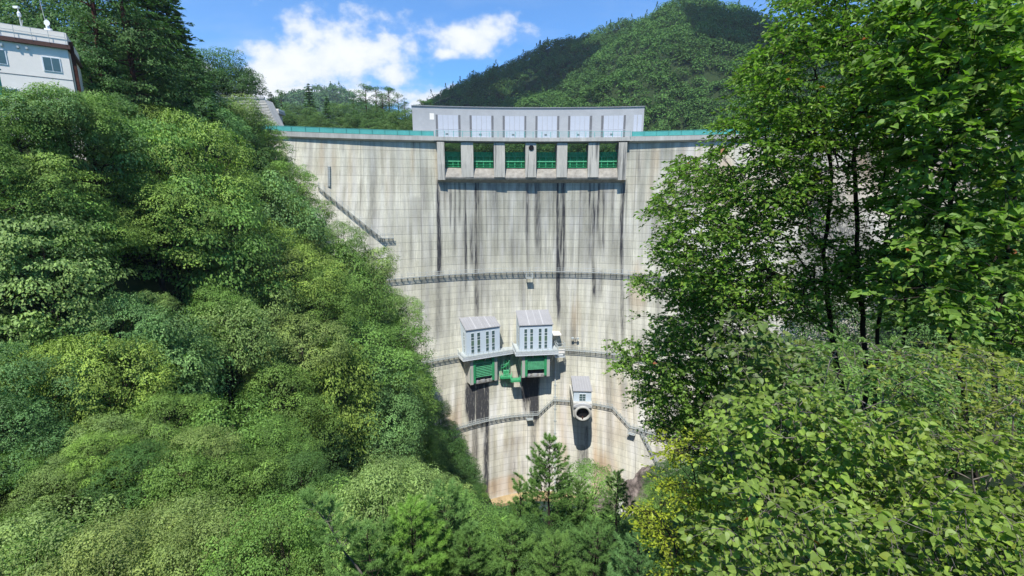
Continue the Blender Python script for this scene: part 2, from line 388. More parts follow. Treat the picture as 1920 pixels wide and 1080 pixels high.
    pale += sstep(-50, -62, Z) * (vnoise(X, Z, 1, 7, 43) ** 2) * .7
    brick = sstep(5, 1, np.abs(X - hit(965, 860)[0])) * sstep(9, 4, np.abs(Z - hit(965, 860)[1])) * vnoise(X, Z, .8, 5, 44)
    dark = np.maximum(dark, brick * .5); ochre += brick * .5
    dv = np.where(Z > -24, (Z + 24) / 2.25, (Z + 24) / 1.75)
    uu = (X - XC) * (1 + (Z < -24) * 0.0)
    n0 = X.size; V = np.stack([X, Y, Z], -1).reshape(-1, 3)
    # upstream face and closing strips give the wall its thickness
    T = 7.0; xb = np.linspace(-78, 130, 70); zb = np.array([-96, -60, -20, ZLIP, ZDK])
    XB, ZB = np.meshgrid(xb, zb); YB = face_y(XB, ZB) + T + (ZDK - ZB) * .16
    VB = np.stack([XB, YB, ZB], -1).reshape(-1, 3); ib = np.arange(XB.size).reshape(XB.shape) + n0
    kb = ~((zb[1:, None] > ZLIP + .1) & (xb[None, :-1] > GX0 - 4) & (xb[None, 1:] < GX1 + 4))
    qb = np.stack([ib[:-1, :-1], ib[1:, :-1], ib[1:, 1:], ib[:-1, 1:]], -1)[kb]
    allV = np.concatenate([V, VB]); z0 = np.zeros(len(VB))
    cat_ = lambda a: np.concatenate([a.ravel(), z0])
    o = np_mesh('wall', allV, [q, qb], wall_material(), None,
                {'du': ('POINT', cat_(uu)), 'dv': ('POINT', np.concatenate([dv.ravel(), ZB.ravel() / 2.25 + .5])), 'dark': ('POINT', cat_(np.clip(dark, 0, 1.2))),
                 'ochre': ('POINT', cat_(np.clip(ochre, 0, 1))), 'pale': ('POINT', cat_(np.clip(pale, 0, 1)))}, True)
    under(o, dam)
build_wall()
def part(mb, name, mat, parent, smooth=False): return under(mb.build(name, mat, None, smooth), parent)

# ---- crest deck, beam, lip, piers, gates
def crest(x0, x1, n=40, z=16.0, d=0.0): return [face_pt(x, z, d) for x in np.linspace(x0, x1, n)]
b = MB(); b.sweep(crest(-76, GX0 - .6, 40, 16, 0), [(1.1, -.1), (1.1, -1.25), (.25, -1.65), (-7, -1.65), (-7, 0), (.6, 0), (.6, -.1)]); part(b, 'crest_deck', M['concrete'], dam)
b = MB(); b.sweep(crest(GX1 + .6, 128, 60, 16, 0), [(1.1, -.1), (1.1, -1.25), (.25, -1.65), (-7, -1.65), (-7, 0), (.6, 0), (.6, -.1)]); part(b, 'crest_deck', M['concrete'], dam)
b = MB(); b.sweep(crest(GX0 - .7, GX1 + .7, 40, 16, 0), [(1.5, -.25), (1.5, -1.25), (1.1, -1.25), (1.1, -1.0), (-7, -1.0), (-7, -.25)]); part(b, 'bridge_deck', M['concrete'], dam)
b = MB(); b.sweep(crest(GX0 - .7, GX1 + .7, 40, 16, 0), [(.9, -1.26), (.9, -1.55), (-1, -1.55), (-1, -1.26)]); part(b, 'bridge_beam', M['concrete_dark'], dam)
# overflow lip: a corbel standing out of the face with a curved chute on top
b = MB(); b.sweep(crest(GX0, GX1, 40, ZLIP, 0), [(-.3, -1.6), (0.1, -1.3), (1.5, -.45), (1.65, .0), (1.5, .35), (1.0, 1.1), (.0, 2.4), (-2.2, 3.0), (-7.0, 2.2), (-7.0, -1.6)])
part(b, 'overflow_lip', M['lip'], dam)
edges = [(GX0, -18.7), (-14.2, -10.85), (-5.1, -2.05), (3.75, 6.75), (12.5, 15.45), (21.3, 24.3), (29.6, GX1)]
def slab(x0, x1, prof, name, mat, parent, zref):      # constant x slab following the arc
    b = MB(); b.sweep([face_pt(x, zref, 0) for x in (x0, x1)], prof); return part(b, name, mat, parent)
for i, (x0, x1) in enumerate(edges):
    pr = [(-6.9, -9.0), (1.4 if 0 < i < 6 else 1.8, -10.9 if 0 < i < 6 else -11.7), (1.3 if 0 < i < 6 else 1.8, -7.5), (.9 if 0 < i < 6 else 1.35, -1.6), (-6.9, -1.6)]
    o = slab(x0, x1, pr, 'pier', M['pier'], dam, 16.0)
    if i == 3:
        o['label'] = 'middle pier with a round dark hole near its top'
        P, N = face_pt((x0 + x1) / 2 + .1, 16, 1.12); b = MB(); T = Vector((-N.y, N.x, 0)); c = P + Vector((-.0, 0, -2.9))
        ring = [c + (T * math.cos(a) + Vector((0, 0, 1)) * math.sin(a)) * .72 - N * .6 for a in np.linspace(0, 2 * math.pi, 17)[:-1]]
        r2 = [q + N * .72 for q in ring]; b.add(ring + r2, [tuple(range(16)), tuple(range(16, 32))] + [(k, (k + 1) % 16, 16 + (k + 1) % 16, 16 + k) for k in range(16)])
        bo = part(b, 'drain_hole', M['black'], o)
# stain streaks on the piers are part of the concrete: thin dark run-off strips
for i, xs_ in enumerate([-12.3, -3.2, 5.6, 13.9, 22.9, -20.2]):
    pass
for i in range(6):
    x0, x1 = edges[i][1] + .12, edges[i + 1][0] - .12; xm = (x0 + x1) / 2; dd = -1.6
    g = empty('crest_gate', face_pt(xm, 16, dd)[0] + Vector((0, 0, -8.2)))
    g.rotation_euler = (0, 0, 0); under(g, dam)
    b = MB(); n = 26      # corrugated skin plate
    path = [face_pt(x, 16, dd + (.07 if k % 2 else -.07)) for k, x in enumerate(np.linspace(x0, x1, n))]
    b.sweep(path, [(0, -8.25), (0, -3.85), (-.1, -3.85), (-.1, -8.25)]); under(b.build('skin_plate', M['green'], None), g)
    for zz, hh in ((-8.1, .16), (-7.5, .12), (-6.6, .22), (-6.4, .12), (-5.2, .2)):
        b = MB(); b.sweep(level_path(x0, x1, 16, 3, dd + .08), [(.45, zz), (0, zz), (0, zz + hh), (.45, zz + hh)]); under(b.build('girder', M['greenlite'] if hh == .22 else M['green'], None), g)
    for k in range(3):
        x = x0 + (k + .5) * (x1 - x0) / 3; P, N = face_pt(x, 16, dd + .35); b = MB(); b.bar(P + Vector((0, 0, -8.2)), P + Vector((0, 0, -5.1)), .14, .3); under(b.build('stiffener', M['green'], None), g)

# ---- long gate house on the crest
hz0, hz1 = -.25, 8.7
gh = empty('gate_house', face_pt(5, 16, -3)[0], 0, 'long low windowless white building with tall grey slots on the dam crest above the gates', 'building')
HX0, HX1 = -27.0, 36.6; HD = -4.5
b = MB(); b.sweep(crest(HX0, HX1, 50, 16, HD), [(0, hz0), (0, hz1 - .18), (-6.5, hz1 - .18), (-6.5, hz0)]); part(b, 'wall', M['pale'], gh)
b = MB(); b.sweep(crest(HX0 - .15, HX1 + .15, 50, 16, HD), [(.25, hz1 - .17), (.25, hz1), (-6.8, hz1 + .25), (-6.8, hz1 - .17)]); part(b, 'roof', M['roofmetal'], gh)
def hx(px): return hit(px, 230, HD)[0]
slots = [(822, 825), (863.5, 866.5), (884, 887), (924, 927), (944.5, 947.5), (984.5, 987), (1004.5, 1007.5), (1044.5, 1047.5), (1064.5, 1067.5), (1104, 1107.5), (1125, 1128.5), (1166, 1169)]
for a, c in slots:
    x0, x1 = hx(a - .3), hx(c + .5); s = empty('vent_slot', face_pt((x0 + x1) / 2, 16, HD)[0]); under(s, gh)
    for z0, z1 in ((2.55, 6.4), (.0, 2.35)):
        b = MB(); b.sweep(crest(x0, x1, 2, 16, HD), [(.04, z0), (.04, z1), (-.2, z1), (-.2, z0)]); under(b.build('louvre', M['slot'], None), s)
for i in range(6):
    x0, x1 = hx(slots[2 * i][1] + .6), hx(slots[2 * i + 1][0] - .6)
    s = empty('shutter_door', face_pt((x0 + x1) / 2, 16, HD)[0]); under(s, gh)
    for k in range(4):
        a, c = x0 + (x1 - x0) * k / 4 + .05, x0 + (x1 - x0) * (k + 1) / 4 - .05
        for z0, z1 in ((2.5, 6.3), (.0, 2.42)):
            b = MB(); b.sweep(crest(a, c, 2, 16, HD), [(.07, z0), (.07, z1), (-.2, z1), (-.2, z0)]); under(b.build('panel', M['panel'], None), s)
    b = MB(); P, N = face_pt((x0 + x1) / 2 - .4, 16, HD + .12); b.box(P + Vector((0, 0, 1.25)), (.75, .08, .35), math.atan2(-N.x, -N.y) * -1); under(b.build('sign_plate', M['slot'], None), s)
for a, c in ((1184, 1190), (1191.5, 1199)):
    x0, x1 = hx(a), hx(c); d_ = empty('door', face_pt((x0 + x1) / 2, 16, HD)[0]); under(d_, gh)
    b = MB(); b.sweep(crest(x0, x1, 2, 16, HD), [(.06, 0), (.06, 6.4), (-.2, 6.4), (-.2, 0)]); under(b.build('leaf_panel', M['panel'], None), d_)
    b = MB(); P, N = face_pt((x0 + x1) / 2, 16, HD + .1); b.box(P + Vector((0, 0, 1.3)), (.3, .08, .4)); under(b.build('window', M['slot'], None), d_)
for a, c in ((796, 803), (804, 811)):
    x0, x1 = hx(a), hx(c); b = MB(); b.sweep(crest(x0, x1, 2, 16, HD), [(.05, 0), (.05, 2.6), (-.2, 2.6), (-.2, 0)]); d_ = part(b, 'door', M['pale'], gh)
    b = MB(); P, N = face_pt((x0 + x1) / 2 + .2, 16, HD + .1); b.box(P + Vector((0, 0, 1.6)), (.35, .06, .45)); under(b.build('window', M['slot'], None), d_)
b = MB(); b.sweep(crest(hx(811), hx(819), 3, 16, HD), [(.05, 5), (.05, 6.7), (-.2, 6.7), (-.2, 5)]); part(b, 'vent_panel', M['cream'], gh)

# ---- crest railings
def railing(name, x0, x1, label, solid, d=.85, step=3.2, zb=-.1):
    t = empty(name, face_pt((x0 + x1) / 2, 16, d)[0], 0, label, 'railing', 'railings along the dam crest')
    n = max(2, int((x1 - x0) / 1.5)); pth = crest(x0, x1, n, 16, d)
    if solid: b = MB(); b.sweep(pth, [(0, zb + .12), (0, 1.15), (-.04, 1.15), (-.04, zb + .12)]); part(b, 'mesh_panel', M['teal'], t)
    rails = [(1.2, .09)] + ([] if solid else [(.8, .05), (.45, .05), (.15, .05)])
    for h, w in rails:
        b = MB(); b.sweep(pth, [(w / 2, h), (w / 2, h + w), (-w / 2, h + w), (-w / 2, h)]); part(b, 'rail', M['teal'], t)
    k = int(round((x1 - x0) / step))
    for x in np.linspace(x0, x1, k + 1):
        P, N = face_pt(x, 16, d + .05); b = MB(); b.bar(P + Vector((0, 0, zb)), P + Vector((0, 0, 1.3)), .11); part(b, 'post', M['tealpost'] if solid else M['teal'], t)
railing('crest_railing', -72, GX0 - .8, 'turquoise panel railing on the dam crest left of the gate house', True)
railing('crest_railing', GX1 + 1.2, 126, 'turquoise panel railing on the dam crest right of the gates, running behind the big tree', True)
railing('crest_railing', GX0 - .3, GX1 + .8, 'open light green bar railing over the six crest gates', False, 1.35, 2.4, -.25)

# ---- catwalks on the face
def polypath(pts, d, step=1.0):
    out = []
    for (xa, za), (xb, zb) in zip(pts[:-1], pts[1:]):
        n = max(2, int(math.hypot(xb - xa, zb - za) / step))
        for k in range(n): out.append((xa + (xb - xa) * k / n, za + (zb - za) * k / n))
    out.append(pts[-1]); return [face_pt(x, z, d) for x, z in out]
def catwalk(pts, label, w=1.2, step=1.75, rails=(.55, 1.1), stair=False, name='catwalk', rh=1.1, braces=True):
    xm, zm = pts[len(pts) // 2]
    t = empty(name, face_pt(xm, zm, 0)[0], 0, label, 'stairway' if stair else 'catwalk', 'steel walkways bolted to the dam face')
    pth = polypath(pts, 0)
    b = MB(); b.sweep(pth, [(w, 0), (w, -.06), (-.3, -.06), (-.3, 0)]); part(b, 'walkway_deck', M['grating'], t)
    b = MB(); b.sweep(pth, [(w + .06, .02), (w + .06, -.12), (w - .02, -.12), (w - .02, .02)]); part(b, 'edge_beam', M['steelpale'], t)
    pr = polypath(pts, w - .06)
    for h in rails:
        s = .025 if h < rails[-1] else .035
        b = MB(); b.sweep(pr, [(s, h - s), (s, h + s), (-s, h + s), (-s, h - s)]); part(b, 'handrail', M['steelpale'], t)
    L = [0]; 
    for (P, _), (Q, _) in zip(pth[:-1], pth[1:]): L.append(L[-1] + (Q - P).length)
    k = max(2, int(L[-1] / step)); k = min(k, 92)
    for s in np.linspace(0, L[-1], k + 1):
        i = min(np.searchsorted(L, s, 'right') - 1, len(pth) - 2); f = (s - L[i]) / (L[i + 1] - L[i] + 1e-9)
        P = pth[i][0].lerp(pth[i + 1][0], f); N = pth[i][1].lerp(pth[i + 1][1], f)
        b = MB(); b.bar(P + N * (w - .06), P + N * (w - .06) + Vector((0, 0, rh + .15)), .09); part(b, 'post', M['steelpale'], t)
        if braces:
            b = MB(); b.bar(P + N * (w - .1) + Vector((0, 0, -.1)), P - N * .3 + Vector((0, 0, -1.6)), .13); b.bar(P + N * w + Vector((0, 0, -.14)), P - N * .2 + Vector((0, 0, -.14)), .1)
            b.bar(P + N * .12 + Vector((0, 0, -.1)), P + N * .12 + Vector((0, 0, -1.7)), .14)
            part(b, 'bracket', M['steel'], t)
    return t
Zw1 = hit(990, 508)[1]; Zw2 = hit(1080, 655)[1]; Zw3 = hit(960, 778)[1]
catwalk([(-50, Zw1), (-20, Zw1), (5, Zw1), (30, Zw1), (70, Zw1)], 'topmost steel catwalk curving right across the dam face below the crest gates', 1.25, 1.7)
catwalk([(-38, Zw2), (-15.5, Zw2)], 'steel catwalk on the dam face left of the two outlet sheds', 1.3, 1.6)
xr = hit(1046, 655)[0]
catwalk([(xr, Zw2), (40, Zw2), (60, Zw2)], 'steel catwalk on the dam face right of the two outlet sheds', 1.3, 1.6)
xa, xb_ = hit(1008, 778)[0], hit(1038, 745)[0]; za, zb_ = Zw3, hit(1040, 748)[1]
catwalk([(-30, Zw3), (-15, Zw3), (xa, Zw3)], 'lowest curved steel catwalk on the dam face, under the two outlet sheds', 1.25, 1.45)
catwalk([(xa, za), (xb_, zb_)], 'short steel stair rising from the lowest catwalk toward the valve house', 1.1, 1.2, stair=True, name='stairway')
xv0, xv1 = hit(1073, 750)[0], hit(1112, 750)[0]
catwalk([(xb_, zb_), (xv0, zb_)], 'short level catwalk between the stair and the valve house', 1.2, 1.0)
xe, ze = hit(1149, 757); zr = ze
catwalk([(xv1, zb_), (xe, zb_)], 'short level catwalk right of the valve house', 1.2, 1.0)
xf, zf = hit(1182, 797)
catwalk([(xe, zb_), (xf, zf)], 'steel stair running down to the right from the valve house catwalk', 1.1, 1.5, stair=True, name='stairway')
xg = hit(1260, 830)[0]
catwalk([(xf, zf), (xg + 8, zf)], 'steel catwalk low on the right of the dam, ending behind the maple', 1.3, 1.2)
xh, zh = hit(1203, 808); xi, zi = hit(1238, 872)
catwalk([(xh, zh), (xi, zi)], 'lowest right steel stair dropping from the catwalk junction to the rock', 1.1, 1.3, stair=True, name='stairway')
xj, zj = hit(597, 350); xk, zk = hit(716, 446)
catwalk([(xj, zj), (xk, zk)], 'long steel stair slanting down the left abutment of the dam', 1.6, 1.8, stair=True, name='stairway')
catwalk([(xk - .5, zk), (hit(736, 446)[0], zk)], 'tiny steel landing at the foot of the left abutment stair', 1.2, 1.0)
# concrete fillet below the left stair
# ---- hanging baskets below the catwalks
def basket(px, py, label):
    x, z = hit(px, py, 1); P, N = face_pt(x, z, 1.0); t = empty('hanging_basket', P, 0, label, 'inspection basket', 'inspection baskets hung under the catwalks')
    T = Vector((-N.y, N.x, 0)); hw, hh = .95, .75; Zv = Vector((0, 0, 1))
    b = MB(); b.prism([(-hw, -.06), (hw, -.06), (hw, .06), (-hw, .06)], P - Zv * hh, T, Zv, N * 1.2); part(b, 'floor', M['steelpale'], t)
    b = MB()
    for sx in (-hw, hw):
        for o_ in (0, 1.2): b.bar(P + T * sx + N * o_ - Zv * hh, P + T * sx + N * o_ + Zv * hh * 1.3, .09)
    for h in (-.2, .3, .75): b.bar(P + T * -hw + N * 1.2 + Zv * h, P + T * hw + N * 1.2 + Zv * h, .07)
    part(b, 'cage_frame', M['steelpale'], t)
basket(992, 516, 'small steel basket under the topmost catwalk, below the middle of the crest gates')
basket(992, 780, 'small steel basket at the lowest catwalk beside the stair')
basket(1190, 808, 'small steel basket at the catwalk junction low on the right')
# ---- pipe with clamps
def pipe(px, y0, y1, label, r=.2, mat='steelpale'):
    x0, z0 = hit(px, y0); x1, z1 = hit(px, y1); t = empty('drain_pipe', face_pt(x1, z1)[0], 0, label, 'pipe')
    pts = [face_pt(x0 + (x1 - x0) * f, z0 + (z1 - z0) * f, .35)[0] for f in np.linspace(0, 1, 16)]
    b = MB(); b.tube(pts, r, 6); part(b, 'pipe', M[mat], t)
    for f in np.linspace(.03, .97, 12):
        P, N = face_pt(x0 + (x1 - x0) * f, z0 + (z1 - z0) * f, .2); b = MB(); b.box(P, (.7, .5, .18)); part(b, 'clamp', M[mat], t)
pipe(1041, 668, 935, 'thin pale vertical pipe running down the dam face right of the outlet sheds')
pipe(617, 312, 350, 'short white vertical pipe on the upper left of the dam face', .09, 'steelpale')
# ================================================================== OUTLET SHEDS, PLATFORMS, GATES
UP = Vector((0, 0, 1))
class Fr:           # local frame: u along the front, v outward toward the valley, w up
    def __init__(s, origin, ang):
        s.o = Vector(origin); s.u = Vector((math.cos(ang), math.sin(ang), 0)); s.v = Vector((math.sin(ang), -math.cos(ang), 0)); s.a = ang
    def p(s, u, v, w): return s.o + s.u * u + s.v * v + UP * w
    def box(s, mb, u0, u1, v0, v1, w0, w1):
        vs = [s.p(u, v, w) for u in (u0, u1) for v in (v0, v1) for w in (w0, w1)]
        mb.add(vs, [(0, 1, 3, 2), (4, 6, 7, 5), (0, 4, 5, 1), (2, 3, 7, 6), (0, 2, 6, 4), (1, 5, 7, 3)])
def B(fr, name, mat, parent, *boxes):
    b = MB()
    for q in boxes: fr.box(b, *q)
    return part(b, name, M[mat], parent)
def shed(px0, py0, px1, ptop, pbot, Y, ang, label, side_slots):
    """front-left corner seen at (px0, py0)"""
    o = at(px0, pbot, Y); w = (px1 - px0) / FPX * (cp * Y - sp_ * o.z) / math.cos(ang) * .99
    h = at(px0, ptop, Y).z - o.z
    f = Fr(o, ang); t = empty('gate_shed', o, ang, label, 'shed', 'outlet gate sheds on the dam face')
    D = 6.6; hb = h + 2.6
    b = MB(); b.prism([(0, 0), (0, h), (-D, hb), (-D, 0)], f.p(0, 0, 0), f.v, UP, f.u * w); part(b, 'wall', M['siding'], t)
    b = MB(); b.prism([(.25, h - .02), (.25, h + .16), (-D - .1, hb + .2), (-D - .1, hb + .03)], f.p(-.2, 0, 0), f.v, UP, f.u * (w + .4)); r = part(b, 'roof', M['roofmetal'], t)
    for k in range(15):
        b = MB(); u = .1 + (w - .2) * k / 14; wd = .05 if k not in (4, 10) else .12
        b.prism([(.26, h + .165), (.26, h + .235), (-D - .1, hb + .275), (-D - .1, hb + .205)], f.p(u - wd, 0, 0), f.v, UP, f.u * wd * 2)
        under(b.build('roof_seam', M['roofseam'] if k in (4, 10, 7) else M['roofmetal'], None), r)
    cols = [.18, .36, .62, .80]; segs = [(.86, .70), (.68, .59), (.57, .36), (.34, .24), (.22, .06)]
    for c in cols:
        for j, (a, c2) in enumerate(segs):
            u = w * c; hw = w * .041; z0, z1 = h * c2, h * a
            g = B(f, 'window', 'frame', t, (u - hw - .07, u + hw + .07, -.1, .045, z0 - .07, z1 + .07))
            B(f, 'pane', 'glass2' if j == 2 else 'glass', g, (u - hw, u + hw, -.05, .055, z0, z1))
    for a, c2 in segs:
        z0, z1 = h * c2, h * a
        g = B(f, 'window', 'frame', t, (-.04, .1, -2.3, -1.5, z0 - .06, z1 + .06)); B(f, 'pane', 'glass', g, (-.05, .1, -2.2, -1.6, z0, z1))
    return f, w, h
fL, wL, hL = shed(875, 620, 937, 620, 667, 122.5, R_(25), 'left pale blue shed with grey sloping metal roof and four columns of narrow windows', True)
fR, wR, hR = shed(974.5, 611, 1036.5, 611, 658, 123.5, R_(8), 'right pale blue shed with grey sloping metal roof and narrow windows, nearer the pipe', True)

def platform(f, w, u0, u1, v0, v1, label):
    t = empty('service_platform', f.o, f.a, label, 'platform', 'service platforms under the outlet sheds')
    B(f, 'deck', 'steelpale', t, (u0, u1, v0, v1, -.28, -.02))
    for z, h in ((-1.15, .3), (-.72, .14), (-.45, .14)):
        B(f, 'edge_beam', 'frame', t, (u0 - .05, u1 + .05, v1 - .12, v1 + .02, z, z + h)); B(f, 'edge_beam', 'frame', t, (u0 - .06, u0 + .08, v0, v1 - .13, z, z + h)); B(f, 'edge_beam', 'frame', t, (u1 - .08, u1 + .06, v0, v1 - .13, z, z + h))
    for h in (.35, .7, 1.05):
        b = MB(); s = .035
        b.bar(f.p(u0, v0, h), f.p(u0, v1, h), .06); b.bar(f.p(u0, v1, h), f.p(u1, v1, h), .06); b.bar(f.p(u1, v1, h), f.p(u1, v0, h), .06); part(b, 'handrail', M['steelpale'], t)
    n = int((u1 - u0) / 1.5)
    for k in range(n + 1):
        u = u0 + (u1 - u0) * k / n; b = MB(); b.bar(f.p(u, v1, 0), f.p(u, v1, 1.08), .07); part(b, 'post', M['steelpale'], t)
    for k in range(4):
        v = v0 + (v1 - v0) * k / 4
        for u in (u0, u1): b = MB(); b.bar(f.p(u, v, 0), f.p(u, v, 1.08), .07); part(b, 'post', M['steelpale'], t)
    for u in (u0 + 1.2, u0 + (u1 - u0) * .42, u1 - 1.3):
        b = MB(); b.bar(f.p(u, v1 - .5, -.9), f.p(u - .0, v1 - 2.9, -4.6), .3); part(b, 'brace', M['steel'], t)
        B(f, 'beam', 'steelpale', t, (u - .15, u + .15, v0, v1 - .13, -.84, -.3))
    return t
platform(fL, wL, -1.5, wL + 5.2, -6.8, 1.2, 'left steel service platform with bar railing and pale edge beams under the left shed')
platform(fR, wR, -1.3, wR + 1.6, -6.8, 1.2, 'right steel service platform with bar railing and pale edge beams under the right shed')
b = MB(); b.bar(fL.p(-1.6, -4, -.8), fL.p(-1.9, -5.6, -5), .22); b.bar(fL.p(-1.9, -5.6, -5), fL.p(-1.0, -6.2, -8), .22)
tag(b.build('davit', M['steel']), 'bent grey steel davit hanging left of the left service platform', 'davit')

def outlet(f, w, uc, half, label, zbot, z_gate0, z_gate1, vfront):
    t = empty('outlet_block', f.p(uc, vfront, zbot), f.a, label, 'outlet', 'gated outlet blocks under the sheds')
    th = .9
    for s in (-1, 1):
        u0 = uc + s * half - (th if s > 0 else 0) + (0 if s > 0 else 0)
        b = MB(); b.prism([(vfront, -1.0), (vfront, zbot + .25), (vfront - .4, zbot), (vfront - 7.4, zbot + (2.9 if s < 0 else 2.9)), (-9, -1.0)], f.p(u0 if s > 0 else uc - half, 0, 0), f.v, UP, f.u * th)
        part(b, 'side_wall', M['concrete'], t)
        a = uc + s * (half - th - .35)
        B(f, 'guide_frame', 'green', t, (a - .35, a + .35, vfront - .9, vfront + .05, zbot + .6, -1.6))
        B(f, 'guide_frame', 'greenlite', t, (uc + s * half - (.06 if s < 0 else -.0), uc + s * half + (.0 if s < 0 else .06), vfront - 1.6, vfront + .05, zbot + .8, zbot + 5.2)) if s < 0 else None
    i0, i1 = uc - half + th + .7, uc + half - th - .7
    B(f, 'recess', 'black', t, (uc - half + th, uc + half - th, -6.6, -6.2, zbot + .6, -1.2))
    B(f, 'sill', 'concrete_dark', t, (uc - half + th, uc + half - th, vfront - 7, vfront - .3, zbot + .1, zbot + .9))
    g = empty('outlet_gate', f.p(uc, vfront - .6, z_gate0), f.a); under(g, t)
    B(f, 'skin_plate', 'gatedark', g, (i0, i1, vfront - .95, vfront - .75, z_gate0, z_gate1))
    nr = 8
    for k in range(nr + 1):
        z = z_gate0 + .1 + (z_gate1 - z_gate0 - 1.0) * k / nr
        B(f, 'girder', 'greenlite', g, (i0, i1, vfront - .75, vfront - .25, z, z + .2))
    for k in range(5):
        u = i0 + (i1 - i0) * k / 4
        B(f, 'stiffener', 'green', g, (u - .07, u + .07, vfront - .75, vfront - .3, z_gate0, z_gate1 - .9))
    b = MB(); b.prism([(0, 0), (i1 - i0, 0), (i1 - i0 - .7, .9), (.7, .9)], f.p(i0, vfront - 1.2, z_gate1 - .8), f.u, UP, f.v * .5); part(b, 'lifting_beam', M['green'], g)
    for u in (uc - 1.6, uc + 1.6):
        B(f, 'hoist_rod', 'steel', t, (u - .09, u + .09, vfront - 1.0, vfront - .8, z_gate1, -.9))
    rng = random.Random(5)
    for k in range(9):
        u = i0 + (i1 - i0) * k / 8; B(f, 'lime_crust', 'pale' if k % 3 else 'concrete', t, (u - .32, u + .3, vfront - .45, vfront - .28, zbot + .3 + rng.random() * .3, zbot + .95 + rng.random() * .3)) if k in (1, 3, 4, 6, 8) else None
outlet(fL, wL, 5.1, 4.2, 'left outlet block with raised green ribbed gate between concrete cheeks', -9.2, -7.2, -2.2, .35)
b = MB(); _f = fL; _u = 5.1 - 4.2
_A = [_f.p(_u - .03, .3, -1.2), _f.p(_u - .03, .3, -8.9), _f.p(_u - .6, -2.2, -8.6), _f.p(_u - 2.6, -7.5, -6.4), _f.p(_u - 2.6, -7.5, -1.2)]; _B = [p + _f.u * (.5 + k * .0) for k, p in enumerate(_A)]
b.add(_A + _B, [(0, 1, 2, 3, 4), (9, 8, 7, 6, 5)] + [(i, i + 5, (i + 1) % 5 + 5, (i + 1) % 5) for i in range(5)])
tag(b.build('wing_wall', M['concrete']), 'pale flared concrete wing wall left of the left outlet gate', 'wall')
outlet(fR, wR, 4.7, 4.1, 'right outlet block with green ribbed gate and black opening below it', -8.3, -5.9, -1.9, .35)

# spiral stair, green bridge and baskets between the outlets
def spiral():
    f = fL; c = f.p(wL + 1.9, -.5, -2.2); t = empty('spiral_stair', c + UP * -9, 0, 'green spiral staircase in a round cage between the two outlet gates', 'stairway')
    b = MB(); b.bar(c + UP * -9, c + UP * -1, .3); part(b, 'column', M['greenlite'], t)
    n = 34
    for k in range(n):
        a = k * .42; z = -8.6 + 7.4 * k / n; d = Vector((math.cos(a), math.sin(a), 0)); b = MB(); b.bar(c + UP * z, c + d * 1.3 + UP * z, .38, .07); part(b, 'step', M['green'], t)
    b = MB(); b.tube([c + Vector((math.cos(k * .21), math.sin(k * .21), 0)) * 1.32 + UP * (-7.7 + 7.4 * k / 68) for k in range(68)], .06, 5); part(b, 'handrail', M['greenlite'], t)
    for k in range(10):
        a = 2 * math.pi * k / 10; d = Vector((math.cos(a), math.sin(a), 0)) * 1.38; b = MB(); b.bar(c + d + UP * -9, c + d + UP * -1, .07); part(b, 'cage_bar', M['greenlite'], t)
spiral()
def greendeck(f, u0, u1, v0, v1, z, label, name='green_walkway'):
    t = empty(name, f.p(u0, v1, z), f.a, label, 'walkway', 'green walkways between the outlet gates')
    B(f, 'deck', 'green', t, (u0, u1, v0, v1, z - .25, z))
    for h in (.4, .75, 1.15):
        b = MB(); b.bar(f.p(u0, v1, z + h), f.p(u1, v1, z + h), .07); b.bar(f.p(u0, v0, z + h), f.p(u0, v1, z + h), .07); b.bar(f.p(u1, v0, z + h), f.p(u1, v1, z + h), .07); part(b, 'handrail', M['greenlite'], t)
    n = max(3, int((u1 - u0) / .45))
    for k in range(n + 1):
        u = u0 + (u1 - u0) * k / n; b = MB(); b.bar(f.p(u, v1, z), f.p(u, v1, z + 1.15), .06); part(b, 'post', M['greenlite'], t)
    for u in (u0, u1): b = MB(); b.bar(f.p(u, v1 - .2, z - .2), f.p(u, v0 - 1, z - 1.4), .1); part(b, 'brace', M['greenlite'], t)
greendeck(fL, wL - .6, wL + 3.4, -3.6, -.6, -11.4, 'green bar landing at the foot of the spiral staircase')
greendeck(fR, -5.4, -1.8, -4.6, -2.8, -9.2, 'green walkway spanning from the spiral staircase to the right outlet')
greendeck(fR, -2.4, .4, -2.9, -.4, -9.4, 'green triangular-braced cage beside the right outlet gate')
t = empty('cabinet', fR.p(-3.5, -4.6, -6.4), fR.a, 'solid green cabinet standing on the green walkway', 'cabinet'); B(fR, 'cabinet_body', 'greenlite', t, (-4.3, -2.7, -4.5, -4.0, -9.18, -7.3)); B(fR, 'cabinet_door', 'green', t, (-4.1, -2.9, -4.0, -3.96, -9.0, -7.5))
# right hand cage and cabinet by the right platform
t = empty('ladder_cage', fR.p(wR + 2.6, -1.5, -3), fR.a, 'pale yellowish ladder cage hanging right of the right service platform', 'cage')
u0 = wR + 1.9
b = MB()
for u in (u0, u0 + 2.2):
    for v in (-3.2, -1.0): b.bar(fR.p(u, v, -2.8), fR.p(u, v, 1.6), .12)
for z in (-2.7, -1.7, -.7, .3, 1.2): b.bar(fR.p(u0, -1.0, z), fR.p(u0 + 2.2, -1.0, z), .1); b.bar(fR.p(u0 + 2.2, -3.2, z), fR.p(u0 + 2.2, -1.0, z), .1); b.bar(fR.p(u0, -3.2, z), fR.p(u0, -1.0, z), .1)
part(b, 'cage_frame', M['steelpale'], t); B(fR, 'cage_floor', 'frame', t, (u0 - .8, u0 + 2.3, -3.3, -.9, -2.95, -2.8)); B(fR, 'cage_panel', 'cream', t, (u0 + .2, u0 + 2.1, -1.08, -1.04, -1.9, -.4))
